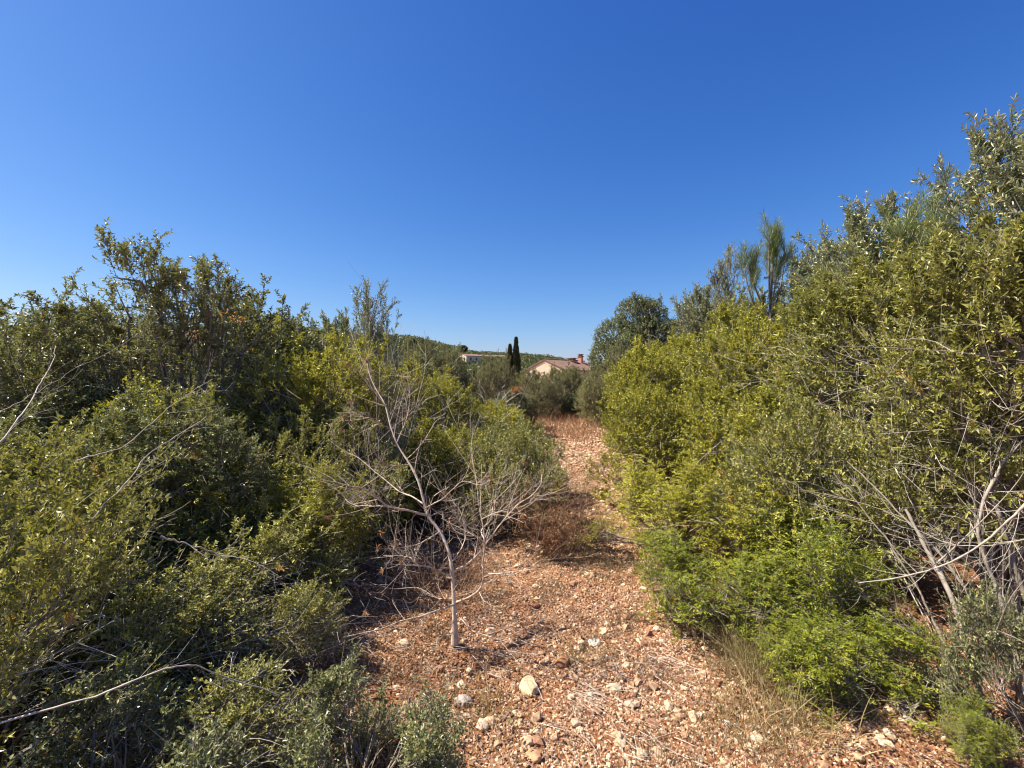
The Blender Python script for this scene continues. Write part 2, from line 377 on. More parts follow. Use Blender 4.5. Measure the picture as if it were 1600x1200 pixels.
KIT['far_b'] = make_shrub(62, 2.2, 1.4, 1.3, M_FAR, n=22, twigs=2700, tl=.18, lv=12, ll=.06, lw=.022, shoots=40, sl=.25, bare=130, gap=.4, cheap=True, up=.45)
KIT['far_dark'] = make_shrub(63, 1.8, 1.2, 1.1, M_FARD, n=20, twigs=2500, tl=.15, lv=12, ll=.055, lw=.025, shoots=10, sl=.15, bare=20, gap=.1, cheap=True, up=.35)
KIT['wispy'] = make_shrub(71, 2.7, .5, .45, M_OLIVE, twigs=380, tl=.17, lv=12, ll=.038, lw=.013, shoots=46, sl=.3, bare=90, bl=.5, rin=.1, stem_r=.014, up=.5,
    lobes=[(0, 0, 2.35, .26), (-.15, .1, 2.0, .28), (.22, 0, 1.95, .26), (-.2, 0, 1.6, .32), (.25, .1, 1.5, .3), (0, 0, 1.1, .35)])

KIT['near_left'] = make_shrub(44, .9, .8, .75, M_MID, n=20, twigs=1500, tl=.14, lv=14, ll=.031, lw=.0135, shoots=34, sl=.22, bare=120, bl=.5, gap=.5, lean=(.4, .1), zmin=.06, up=.3)
print('kit done')
S = shrub
# ---- left side, far to near
UP = S('olive_up', 'wild olive bush with open top, tallest above the left scrub, branches showing against sky', -2.95, 4.3, .2, 1.0, sz=.93, name='wild_olive', cat='olive bush')
S('dark_big', 'dense dark green shrub at the left edge, its ragged top against the pale sky', -4.1, 4.1, 1.0, 1.0, sz=.88)
S('dark_big2', 'tall dark shrub partly cut off by the left edge, behind the dense dark shrub', -5.4, 4.9, 2.0, 1.2, sz=1.02)
S('dark_big2', 'dark green shrub right of the wild olive bush, shoots poking up from its top', -2.75, 5.5, 4.0, 1.12, sz=1.05)
S('dark_big', 'dark leafy shrub whose top ends the left scrub skyline, beside the thin sapling', -2.75, 6.6, 3.0, 1.0, sz=.92)
S('dark_big2', 'dark round shrub standing farthest back on the left skyline', -3.15, 8.3, 5.0, .9, sz=1.12)
SAP = S('wispy', 'thin grey leaved sapling rising alone above the scrub left of the dead tree top', -1.75, 6.1, 0, .8, sz=1.0, sx=.72, name='olive_sapling', cat='sapling')
S('yellow_a', 'yellow green mastic shrub on the left, between the wild olive and the dead tree', -1.95, 4.9, 0, 1.0, sz=1.02)
S('yellow_b', 'yellowish shrub glowing through below the branches of the wild olive', -2.65, 3.9, 2, .85, sz=1.0)
S('mid_low', 'dark shaded bush directly behind the dead tree on its left', -1.5, 4.15, 1.0, 1.0, sz=1.1)
S('dark_big', 'broad dark shrub in the middle left, below the wild olive', -2.35, 3.45, 5.2, .72, sz=.58)
S('mid_low', 'leafy green shrub at middle left with long pale stalks leaning out', -2.75, 2.85, .2, 1.0, sz=.98)
S('dark_big2', 'dark glossy shrub filling the left edge at eye level', -3.35, 3.1, 1.5, .8, sz=.58)
S('mat_a', 'low twiggy green shrub in the left foreground over brown litter', -1.9, 2.35, .1, .95, sz=.72)
S('near_left', 'green shrub nearest the camera at the left edge', -2.0, 1.75, .5, .8, sz=1.0)
S('near_left', 'broad leafy low shrub with slanting stalks in the left foreground', -1.75, 3.0, .1, .9, sz=.68)
S('near_left', 'leafy low shrub behind the broad one, near the left edge', -2.55, 2.35, -.2, 1.0, sz=1.1)
S('mat_b', 'low dark glossy shrub at the bottom left corner', -1.2, 1.35, .3, .85, sz=.72)
S('mat_b', 'small dark shrub at the bottom edge just left of the gravel', -.5, 1.66, .4, .68, sz=.58)
S('mastic_b', 'little mastic bush on the left beside the foot of the dead tree', -1.5, 3.5, 1.1, .9, sz=.9)
S('mastic_b', 'low mastic bush with yellowish tips left of the dead tree, in front of dark shade', -2.05, 3.3, 2.7, .9, sz=.9)
S('mat_a', 'thin scrubby plant at bottom left between the litter and the corner shrub', -1.3, 2.0, -.3, .72, sz=.5)
S('mat_b', 'patch of low dark scrub on the left between two pale boughs', -2.5, 2.15, 1.9, .9, sz=.75)
S('mat_a', 'thin straggling plant half over the brown litter left of the dead tree', -1.35, 2.6, .2, .6, sz=.5)
# ---- behind the dead tree, centre
S('mid_low', 'round green bush behind the dead tree on the left edge of the path', -.02, 4.95, .7, .95, sz=.92)
S('mid_low', 'green bush farther along the left rim of the path behind the round one', .05, 6.3, 2.7, .95, sz=.95)
S('yellow_b', 'yellow green bush behind the top of the dead tree', -.85, 5.3, 3.0, .75, sz=.72)
S('yellow_a', 'tall yellow green shrub farther behind the dead tree', -1.3, 7.2, 1.2, .85, sz=.9)
S('yellow_b', 'low yellow green shrub at the left rim of the path beyond the round bush', -.35, 8.0, 2.2, .9, sz=.8)
S('dark_big', 'dark shrub seen between the sapling and the yellow green shrub', -2.1, 9.4, 1.1, .9, sz=.8)
S('far_a', 'brownish olive thicket on the skyline right of the sapling', -2.6, 15.5, 0, .85, sz=1.06)
S('far_dark', 'dark bush just right of the brownish olive thicket', -1.65, 15.5, 1, .8, sz=1.0)
S('far_a', 'tall scrub on the skyline behind the sapling', -4.8, 14, 2.2, 1.0, sz=.95)
S('far_b', 'pale olive thicket left of the cypress pair', -.55, 15.2, 1.3, .72, sz=1.0)
TUFT = S('far_dark', 'dark low bush with an orange tuft near the path end', .0, 13.5, 3.0, .7, sz=.75)
S('far_dark', 'dark green clump low behind the dead bare shrub', -1.0, 12.0, 4.0, .8, sz=.7)
S('far_b', 'grey olive thicket in front of the pink house', 1.1, 19, 2.4, .95, sz=.88)
S('far_b', 'olive scrub below the brown roof', 2.5, 22, 4.6, 1.0, sz=.93)
S('far_dark', 'round dark green bush at the far end of the clearing', 2.5, 19.5, .6, .8, sz=.52)
S('far_a', 'pale green scrub at the far right end of the clearing', 3.5, 18.5, 1.6, .8, sz=.78)
S('far_b', 'olive green bush in front of the big round tree', 3.35, 13.6, 5.5, .75, sz=1.08)
S('far_a', 'greenish bush right of the clearing end under the big round tree', 3.0, 15.6, 4.0, .7, sz=.7)
S('far_dark', 'dark scrub deep behind the clearing, left of the round bush', .9, 21.5, .6, 1.0, sz=.6)
# ---- right side, far to near
S('olive_a', 'silvery olive bush on the right skyline next to the big round tree', 4.75, 12.2, 1.0, 1.0, sz=1.2, name='wild_olive', cat='olive bush')
CONE = S('wispy', 'thin wispy sapling with one brown cone like tuft, left of the pine', 5.0, 11.2, 1.0, 1.0, sz=1.62, name='olive_sapling', cat='sapling')
S('yellow_a', 'yellow green shrub in the right hand wall nearest the clearing', 3.3, 10.4, 2.0, 1.1, sz=1.2)
S('yellow_a', 'bushy yellow green shrub halfway along the right side of the path', 2.5, 7.9, 4.0, 1.15, sz=1.12)
S('olive_b', 'mid green shrub below the pine on the right slope', 4.3, 8.6, .3, 1.1, sz=1.1)
S('yellow_a', 'large yellow green shrub on the right, behind the low bright mastics', 3.2, 6.2, 5.0, 1.15, sz=1.25)
S('yellow_b', 'rounded yellow green bush bulging out to the path on the right', 1.85, 5.9, .5, 1.0, sz=1.0)
S('olive_a', 'olive bush with grey green tips on the skyline right of the pine', 4.8, 7.3, -.3, 1.05, sz=1.10, name='wild_olive', cat='olive bush')
S('olive_a', 'tall olive bush with a silvery rounded top at the middle right skyline', 4.25, 5.6, 0.3, .95, sz=1.12, name='wild_olive', cat='olive bush')
S('olive_a', 'tallest olive bush rising at the right edge of the photo', 4.45, 4.05, -.35, .95, sz=1.19, name='wild_olive', cat='olive bush')
S('olive_b', 'leafy olive bush with slanting pale stems, lower right of the silvery top', 3.4, 4.5, .2, .98, sz=.98, name='wild_olive', cat='olive bush')
S('yellow_b', 'yellow green bush low on the right in front of the slanting stems', 2.45, 4.9, 3.4, 1.0, sz=1.0)
S('olive_b', 'olive bush with dark gaps and pale twigs near the right edge', 3.05, 2.95, .5, .82, sz=.9, name='wild_olive', cat='olive bush')
S('mid_low', 'grey green bush of many fine bare twigs at the centre right', 2.3, 3.75, 2.9, .95, sz=1.15)
S('mastic_b', 'yellow green mastic bush at the right edge of the path, farther of the low ones', 1.4, 4.35, 0.4, 1.25, sz=.85)
S('mastic_b', 'low yellow green mastic under the fine twigged bush', 1.95, 3.7, 1.9, 1.0, sz=.85)
S('mastic_a', 'bright green fine leaved mastic spreading over the gravel on the right', 1.28, 3.1, 0.2, 1.05, sz=.66)
S('mastic_a', 'darker green mastic behind the bright one, in the shade of the right bushes', 2.0, 3.1, 2.2, 1.0, sz=.9)
S('mastic_a', 'bright fern like mastic at the lower right beside the dry grass', 1.66, 2.45, 4.0, .78, sz=.52)
S('mastic_a', 'small sprig of green leaflets near the bottom right corner', 1.9, 2.0, 5.0, .3, sz=.3)
S('mat_b', 'small fine leaved bush cut off by the bottom right corner', 2.25, 2.05, 1.0, .55, sz=.8)
# filling the land behind the hedges
for k, (x, y, kd, lb, s) in enumerate([
    (-6.5, 8, 'far_a', 'tall scrub far left, glimpsed through the left bushes', 1.0), (-9, 13, 'far_b', 'scrub in the far left distance behind the dark shrubs', 1.1),
    (6.6, 6.5, 'far_a', 'scrub behind the tallest olive bush on the right', 1.3), (7.5, 10, 'far_b', 'scrub behind the olive bush right of the pine', 1.4),
    (-5.2, 19, 'far_dark', 'dark bush behind the sapling in the distance', 1.3), (6.5, 24, 'far_a', 'scrub behind the big round tree', 1.2)]):
    S(kd, lb, x, y, k, s)
from mathutils import Matrix, Vector
M_ORANGE = leaf_mat('orange withered leaves', [(0, (.35, .12, .03)), (1, (.60, .30, .06))], (.4, .2, .06), rough=.6, trans=.3, transcol=(.6, .3, .04))
M_RUST = leaf_mat('rust brown dead leaves', [(0, (.14, .05, .025)), (1, (.30, .11, .05))], (.2, .08, .04), rough=.7, trans=.15, transcol=(.4, .15, .05))
def tuft(root, spots, mat, name, seed):
    rng = np.random.default_rng(seed); a = Acc()
    M = (Matrix.Translation(root.location) @ Matrix.Rotation(root.rotation_euler.z, 4, 'Z') @ Matrix.Diagonal((*root.scale, 1))).inverted()
    for (px, py, d, r, n, ll) in spots:
        c = np.array(M @ Vector(W(px, py, d))); v = nrm(rng.normal(0, 1, (n, 3)))
        leaves(a, rng, c+v*r*rng.uniform(.2, 1, (n, 1))*np.array([1, 1, .7]), nrm(v+rng.normal(0, .5, (n, 3))), nrm(rng.normal(0, 1, (n, 3))+Z3), ll, ll*.42, rng.uniform(0, 1, n))
    link(a.mesh(name, mat), name, root)
tuft(CONE, [(1117, 437, 11.2, .09, 60, .06)], M_RUST, 'dead_leaf_tuft', 1)
tuft(TUFT, [(806, 607, 13.1, .16, 110, .06), (801, 612, 13.0, .12, 60, .05)], M_ORANGE, 'orange_leaves', 2)
tuft(UP, [(372, 498, 3.95, .07, 24, .03), (300, 520, 3.85, .05, 14, .03), (350, 488, 3.95, .05, 12, .03)], M_ORANGE, 'orange_leaves', 3)
print('shrubs done')

# ------------------------------------------------------------------ big round tree and distant trees
def make_tree(seed, h, lobes, mat, twigs, ll, lw, trunk_r):
    return make_shrub(seed, h, 1.5, 1.5, mat, twigs=twigs, tl=.18, lv=13, ll=ll, lw=lw, shoots=10, sl=.2, bare=0, stems=1, lobes=lobes, cheap=True, stem_r=trunk_r, rin=.55, up=.4)
KIT['round_tree'] = make_tree(81, 4.8, [(-1.3, 0, 2.3, .75), (-1.0, .3, 3.1, .8), (-.2, 0, 3.9, .85), (.1, -.4, 3.1, .9), (.35, .2, 4.0, .7), (1.0, 0, 3.1, .75), (-.6, -.6, 2.4, .85),
    (.7, -.5, 2.2, .8), (1.5, .2, 3.3, .6), (1.9, 0, 2.7, .7), (.1, .6, 2.6, .9), (-1.4, 0, 1.6, .6), (0, 0, 1.6, .9)], M_RND, 9000, .07, .028, .05)
S('round_tree', 'big rounded dark grey green tree beyond the clearing, right of the house', 5.05, 19, 0, 1.0, name='round_tree', cat='tree')

def cypress(label, px, d, top, base_py, wid):
    rng = np.random.default_rng(int(px)); p = W(px, base_py, d); t = W(px, top, d)
    h = t[2]; n = 2600
    u = rng.uniform(0, 1, n); zz = .25+u*(h-.25)
    prof = wid*np.minimum(1, (zz/h)*4+.3)*np.clip(1-zz/h, 0, 1)**.8*(1+.12*np.sin(zz*5))+.02
    a = rng.uniform(0, 2*pi, n); r = prof*np.sqrt(rng.uniform(.4, 1, n))*(1+.18*np.sin(3*a+zz*2))
    b = np.stack([r*np.cos(a), r*np.sin(a), zz], 1)
    d_ = nrm(np.stack([np.cos(a)*.35, np.sin(a)*.35, np.ones(n)], 1)+rng.normal(0, .15, (n, 3)))
    kp, kd, kt, ki = kids(rng, b, d_, rng.normal(0, .05, (n, 3)), np.full(n, .3), 8, .1, 1, .5)
    fa = Acc(); leaves(fa, rng, kp, kd, kt, .13, .06, rng.uniform(0, 1, len(kp)), cheap=True)
    ba = Acc(); tubes(ba, np.array([[0, 0, -.1], [0, 0, h*.4], [0.02, 0, h*.85]]), np.array([.16, .1, .03]), 8, tint=.3)
    root = thing('cypress_tree', label, 'cypress', (p[0], d, 0))
    link(ba.mesh('trunk', M_BARK), 'trunk', root); link(fa.mesh('crown', M_CYP), 'crown', root)
cypress('taller dark slender cypress of the pair left of the house', 806.5, 66, 530, 600, .78)
cypress('shorter dark slender cypress of the pair left of the house', 797, 66, 541, 600, .6)
cypress('tiny far cypress between the chimney and the big round tree', 927, 120, 551, 600, .7)

# ------------------------------------------------------------------ pines among the right scrub
def pine(label, x, y, h, shoots, seed, rz=0):
    rng = np.random.default_rng(seed); ba = Acc(); fa = Acc()
    top = np.array([.05, 0, h*.86])
    tubes(ba, np.array([[0, 0, -.05], [.03, .02, h*.3], [0, 0, h*.6], top]), np.array([.045, .035, .025, .012]), 7, tint=.3)
    for (sx_, sy_, sz_, z0, n) in shoots:
        p0 = np.array([0, 0, z0*h]); p3 = np.array([sx_, sy_, sz_*h])
        p1 = p0*.5+p3*.5+np.array([sx_*.25, sy_*.25, -.1])
        t = np.linspace(0, 1, 8)[:, None]; pts = p0*(1-t)**2+2*p1*t*(1-t)+p3*t*t
        tubes(ba, pts, np.linspace(.016, .008, 8), 5, tint=.4)
        for k in range(n):
            a = rng.uniform(0, 6.28); d0 = nrm(np.array([cos(a)*.6, sin(a)*.6, 1.])+rng.normal(0, .08, 3))
            st = pts[rng.integers(5, 8)]; L_ = rng.uniform(.18, .42)
            b = st[None]; dd = d0[None]; bd = np.array([[-d0[0]*.2, -d0[1]*.2, .1]])
            tubes(ba, curve(b, dd, bd, np.array([L_]), 5), np.array([[.006, .006, .005, .005, .004]]), 5, tint=.9)
            M = int(L_*520)
            kp, kd, kt, ki = kids(rng, b, dd, bd, np.array([L_]), M, .08, 1.0, .75, spiral=2.4, aj=.2)
            leaves(fa, rng, kp, kd, kt, .13, .0045, rng.uniform(0, 1, len(kp)), fold=0, cheap=True)
    root = thing('pine_tree', label, 'pine', (x, y, float(gz(x, y))), rz)
    link(ba.mesh('trunk', M_BARK), 'trunk', root); link(fa.mesh('needles', M_PINE), 'needles', root)
pine('young pine with upright candle shoots on the right skyline', 4.1, 7.75, 4.0,
     [(.05, 0, .93, .7, 9), (-.35, 0, .86, .62, 6), (.3, .1, .88, .6, 6), (-.45, -.1, .80, .55, 6), (.0, -.2, .84, .6, 7), (.15, .3, .85, .55, 6), (-.2, .2, .76, .5, 5), (.4, -.2, .76, .5, 5), (-.15, -.25, .9, .65, 5)], 5)
pine('second pine whose needle tips poke out of the tallest olive bush', 4.2, 4.75, 3.35,
     [(-.15, 0, .92, .7, 5), (-.4, 0, .86, .62, 6), (-.35, -.3, .80, .6, 5), (.2, .1, .90, .6, 4)], 6)

# ------------------------------------------------------------------ the dead tree
def smooth(pts, n):
    pts = np.asarray(pts, float); m = len(pts)
    ext = np.concatenate([[2*pts[0]-pts[1]], pts, [2*pts[-1]-pts[-2]]])
    u = np.linspace(0, m-1-1e-6, n); i = u.astype(int); t = (u-i)[:, None]
    p0, p1, p2, p3 = ext[i], ext[i+1], ext[i+2], ext[i+3]
    return .5*((2*p1)+(-p0+p2)*t+(2*p0-5*p1+4*p2-p3)*t*t+(-p0+3*p1-3*p2+p3)*t**3)
TB = W(709, 985, 2.93)
def zt(zx, zy, dd=0.):                     # traced point -> world, dd metres nearer/farther
    return W(460+zx*.41667, 520+zy*.41667, 2.93+dd)
BR = [  # (points (x, y, depth offset), start radius, end radius)
 ([(600, 1148, 0), (600, 1080, 0), (597, 1000, 0), (590, 900, .02), (577, 820, .04), (540, 740, .08), (500, 690, .1), (485, 640, .13), (465, 560, .16), (430, 490, .2), (385, 420, .24), (360, 350, .28), (340, 270, .32), (305, 210, .36), (280, 150, .4), (272, 95, .42)], .0135, .0026),
 ([(600, 1015, 0), (640, 1000, -.05), (690, 968, -.12), (707, 920, -.16), (705, 860, -.18), (712, 790, -.2), (705, 720, -.2), (690, 640, -.18), (680, 560, -.16), (665, 480, -.12), (655, 430, -.1)], .0095, .002),
 ([(592, 900, .02), (650, 868, .1), (690, 830, .14), (735, 770, .2), (790, 700, .25), (835, 650, .3), (890, 615, .32), (925, 575, .36), (928, 535, .4)], .008, .002),
 ([(704, 700, -.2), (740, 682, -.24), (800, 662, -.28), (862, 648, -.3), (905, 600, -.34)], .005, .0016),
 ([(497, 685, .1), (420, 665, .02), (350, 650, -.06), (300, 620, -.1), (255, 588, -.14), (205, 580, -.2), (150, 562, -.24), (95, 552, -.28)], .0095, .002),
 ([(350, 650, -.06), (285, 652, -.02), (225, 646, .05), (190, 622, .1)], .005, .0014),
 ([(583, 915, .02), (540, 900, -.06), (500, 885, -.12), (430, 880, -.2), (350, 875, -.28)], .008, .002),
 ([(470, 883, -.15), (445, 858, -.12), (415, 840, -.06), (330, 836, .02)], .0045, .0015),
 ([(603, 1020, 0), (560, 1038, -.08), (480, 1068, -.18), (400, 1090, -.26), (300, 1122, -.34), (175, 1150, -.4)], .008, .002),
 ([(486, 645, .13), (440, 618, .2), (400, 600, .26), (350, 560, .32), (300, 520, .36), (240, 470, .4), (180, 438, .44), (130, 400, .46)], .007, .0018),
 ([(432, 495, .2), (380, 500, .12), (330, 488, .06), (290, 440, 0), (262, 400, -.04), (220, 340, -.08), (155, 298, -.12)], .0065, .0016),
 ([(362, 360, .28), (300, 332, .2), (255, 300, .14), (178, 288, .1)], .005, .0014),
 ([(385, 410, .24), (412, 350, .3), (432, 270, .36), (428, 180, .4), (405, 150, .42)], .005, .0014),
 ([(490, 660, .12), (530, 640, .02), (562, 625, -.08), (600, 590, -.15), (640, 560, -.2), (700, 575, -.25), (745, 560, -.3)], .006, .0016),
 ([(342, 275, .32), (290, 215, .26), (245, 165, .2), (222, 130, .16)], .0045, .0014),
 ([(500, 692, .1), (552, 672, .2), (566, 700, .26), (600, 740, .32), (645, 765, .36), (655, 810, .4)], .005, .0014),
 ([(545, 745, .08), (500, 770, -.02), (455, 790, -.1), (400, 800, -.18), (350, 790, -.24)], .005, .0014),
 ([(712, 790, -.2), (680, 760, -.26), (640, 730, -.3), (610, 690, -.34)], .0045, .0014),
 ([(706, 900, -.16), (760, 905, -.22), (830, 900, -.26), (920, 850, -.3)], .0045, .0014),
 ([(602, 1050, 0), (660, 1120, -.14), (740, 1150, -.24), (840, 1180, -.3)], .0045, .0014),
 ([(600, 1000, 0), (540, 1000, .15), (470, 960, .25), (400, 960, .35)], .0045, .0014),
 ([(715, 780, -.2), (700, 740, -.1), (735, 700, 0), (745, 640, .1), (800, 580, .16), (850, 520, .22)], .0045, .0014),
 ([(590, 860, .02), (630, 800, .12), (640, 740, .2), (620, 660, .28), (560, 600, .34), (510, 560, .4)], .005, .0014),
]
def make_dead():
    rng = np.random.default_rng(3)
    tr = Acc(); tw = Acc(); lf = Acc()
    seg_b, seg_d, seg_r, seg_L = [], [], [], []
    for i, (pts, r0, r1) in enumerate(BR):
        if i: r0 *= .82; r1 *= .8
        P = np.array([zt(*p) for p in pts])-TB
        n = 40 if i == 0 else 26
        Q = smooth(P, n); Q += np.cumsum(rng.normal(0, .0012, Q.shape), 0)*(i > 0)
        rr = np.linspace(r0, r1, n)*(1+.08*np.sin(np.arange(n)*1.7))
        if i == 0: rr[:5] *= np.array([1.9, 1.6, 1.35, 1.2, 1.1]); Q[0, 2] -= .04; rr *= 1+.07*rng.normal(0, 1, n)
        tubes(tr, Q, rr, 8 if i == 0 else 6, tint=rng.uniform(.3, .8))
        m = 17 if i else 12
        for k in np.linspace(5 if i else 14, n-2, m).astype(int):
            t = nrm(Q[k]-Q[k-1])
            seg_b.append(Q[k]); seg_d.append(nrm(t*.8+rng.normal(0, .6, 3)+np.array([0, 0, .25]))); seg_r.append(max(.0010, rr[k]*.38)); seg_L.append(rng.uniform(.08, .28))
    b = np.array(seg_b); d = np.array(seg_d); r = np.array(seg_r); L = np.array(seg_L)
    bend = rng.normal(0, .2, b.shape)+np.array([0, 0, .25])
    tubes(tw, curve(b, d, bend, L, 7), r[:, None]*np.linspace(1, .5, 7)[None], 4, tint=rng.uniform(0, 1, len(b)))
    kp, kd, kt, ki = kids(rng, b, d, bend, L, 4, .3, .95, .8)
    kL = L[ki]*rng.uniform(.2, .6, len(kp)); kb = rng.normal(0, .25, kp.shape)+np.array([0, 0, .2])
    tubes(tw, curve(kp, kd, kb, kL, 5), (r[ki]*.55)[:, None]*np.linspace(1, .5, 5)[None], 3, tint=rng.uniform(0, 1, len(kp)))
    # dry leaf tufts that still hang on
    sel = rng.choice(len(b), 46, replace=False)
    tip = b[sel]+L[sel][:, None]*(d[sel]+bend[sel])
    for p in tip:
        n = rng.integers(5, 12); q = nrm(rng.normal(0, .7, (n, 3))+np.array([0, 0, -.9]))
        leaves(lf, rng, np.repeat(p[None], n, 0), q, rng.normal(0, 1, (n, 3)), .03, .009, rng.uniform(0, 1, n))
    root = thing('dead_tree', 'leaning dead tree with bare tangled pale branches on the left edge of the path', 'dead tree', TB)
    link(tr.mesh('trunk', M_DEAD, True), 'trunk', root); link(tw.mesh('twigs', M_DEAD), 'twigs', root); link(lf.mesh('dry_leaves', M_DRYLEAF), 'dry_leaves', root)
make_dead()

def bare_bush(label, x, y, h, r, n, seed, mat=M_PALE, th=.004, name='bare_shrub', cat='dead shrub', leafy=0, kid=7):
    rng = np.random.default_rng(seed); a = Acc()
    ang = rng.uniform(0, 6.28, n); sp = rng.uniform(.1, 1, n)
    d = nrm(np.stack([np.cos(ang)*sp*r/h, np.sin(ang)*sp*r/h, np.ones(n)], 1))
    b = np.stack([np.cos(ang)*r*.15, np.sin(ang)*r*.15, np.full(n, -.03)], 1)
    L = h*rng.uniform(.6, 1.15, n); bend = rng.normal(0, .16, (n, 3))
    tubes(a, curve(b, d, bend, L, 8), th*rng.uniform(.6, 1.2, n)[:, None]*np.linspace(1, .3, 8)[None], 4, tint=rng.uniform(0, 1, n))
    kp, kd, kt, ki = kids(rng, b, d, bend, L, kid, .25, .95, .6)
    kL = L[ki]*rng.uniform(.15, .4, len(kp)); kb = rng.normal(0, .2, kp.shape)+np.array([0, 0, .1])
    tubes(a, curve(kp, kd, kb, kL, 5), th*.45*np.ones((len(kp), 1))*np.linspace(1, .4, 5)[None], 3, tint=rng.uniform(0, 1, len(kp)))
    g_p, g_d, g_t, g_i = kids(rng, kp, kd, kb, kL, 4, .3, .95, .7)
    gL = kL[g_i]*rng.uniform(.3, .6, len(g_p)); gb = rng.normal(0, .2, g_p.shape)
    tubes(a, curve(g_p, g_d, gb, gL, 4), th*.28*np.ones((len(g_p), 1))*np.linspace(1, .5, 4)[None], 3, tint=rng.uniform(0, 1, len(g_p)))
    root = thing(name, label, cat, (x, y, float(gz(x, y))))
    link(a.mesh('branches', mat), 'branches', root)
    if leafy:
        f = Acc(); lp, ld, lt, _ = kids(rng, g_p, g_d, gb, gL, leafy, .1, 1, .8)
        leaves(f, rng, lp, ld, lt, .02, .007, rng.uniform(0, 1, len(lp)), cheap=True); link(f.mesh('dry_leaves', M_DRYLEAF), 'dry_leaves', root)
bare_bush('small dead shrub of pale forked branches in the middle distance', -.35, 11.3, 1.15, .35, 14, 1, th=.014)
bare_bush('brown dried out bush between the dead tree and the path', .42, 4.3, .6, .5, 44, 2, mat=M_BROWN, th=.003, leafy=6)
bare_bush('tangle of fine dry twigs at the foot of the dead tree', -.5, 3.6, .42, .6, 24, 4, mat=M_BROWN, th=.003, leafy=2)
bare_bush('leafless twiggy shrub behind the top of the dead tree', -1.35, 5.0, 1.75, .5, 22, 8, th=.006, leafy=0)
bare_bush('bare pale stems standing among the yellow green shrubs left of the path', -.9, 6.2, 1.3, .5, 16, 9, th=.006)
bare_bush('grey bare twigs slanting through the bushes at centre right', 2.75, 3.55, 1.4, .8, 14, 12, th=.0042, kid=6)
bare_bush('grey bare stems tangled low at the right edge', 2.55, 2.75, 1.0, .9, 11, 13, th=.004, kid=6)

# crooked living stems and long pale boughs, traced
def bough(name, label, cat, tracks, mat, seed, twigs=6, tl=(.1, .35)):
    rng = np.random.default_rng(seed); a = Acc(); base = W(*tracks[0][0][0])
    for pts, r0, r1 in tracks:
        Q = smooth([W(*p)-base for p in pts], 30); Q += np.cumsum(rng.normal(0, .0028, Q.shape), 0)
        rr = np.linspace(r0, r1, 30)*rng.uniform(.8, 1.2, 30)*(1+.1*rng.normal(0, 1, 30).cumsum()*.15); tubes(a, Q, rr, 7, tint=rng.uniform(.2, .8))
        k = rng.integers(5, 28, twigs)
        if twigs:
            b = Q[k]; d = nrm(nrm(Q[k]-Q[k-1])+rng.normal(0, .5, (twigs, 3))); L = rng.uniform(*tl, twigs); bd = rng.normal(0, .15, b.shape)+np.array([0, 0, .1])
            tubes(a, curve(b, d, bd, L, 6), np.full((twigs, 1), r1*.7)*np.linspace(1, .4, 6)[None], 4, tint=rng.uniform(0, 1, twigs))
            kp, kd, kt, ki = kids(rng, b, d, bd, L, 4, .3, .95, .7)
            tubes(a, curve(kp, kd, rng.normal(0, .2, kp.shape), L[ki]*.4, 4), np.full((len(kp), 1), r1*.4)*np.linspace(1, .4, 4)[None], 3, tint=rng.uniform(0, 1, len(kp)))
    o = link(a.mesh(name, mat, True), name, None, base); tag(o, label, cat)
    return o
bough('dry_bough', 'long arching pale bough across the left foreground shrubs', 'branch',
  [([(-60, 1150, 1.45), (84, 1102, 1.5), (165, 1079, 1.55), (249, 1050, 1.6), (288, 1046, 1.65), (326, 1050, 1.7), (380, 1068, 1.78), (440, 1090, 1.85)], .0034, .0015)], M_PALE, 3, 4)
bough('dry_bough', 'thin pale stalk slanting up through the shrubs at the left edge', 'branch',
  [([(-20, 720, 1.7), (40, 640, 1.9), (75, 575, 2.1), (88, 535, 2.2)], .003, .0012), ([(-10, 650, 1.75), (60, 600, 2.0), (120, 560, 2.2)], .002, .001)], M_PALE, 4, 3)
bough('dry_bough', 'long thin stalks crossing the left shrubs towards the upper right', 'branch',
  [([(120, 720, 2.1), (200, 690, 2.3), (280, 625, 2.5), (340, 585, 2.7)], .003, .0012), ([(100, 850, 1.9), (190, 770, 2.0), (240, 710, 2.2), (330, 650, 2.4)], .0026, .0012),
   ([(250, 840, 2.1), (300, 860, 2.15), (345, 882, 2.2)], .004, .002)], M_PALE, 5, 4)
bough('dry_bough', 'pale bowed bough crossing in front of the right hand stems', 'branch',
  [([(1650, 740, 1.95), (1600, 800, 2.0), (1535, 862, 2.1), (1440, 902, 2.2), (1345, 915, 2.35)], .006, .0022), ([(1660, 830, 2.0), (1560, 850, 2.1), (1470, 845, 2.3), (1380, 800, 2.5)], .004, .0015)], M_PALE, 6, 7)
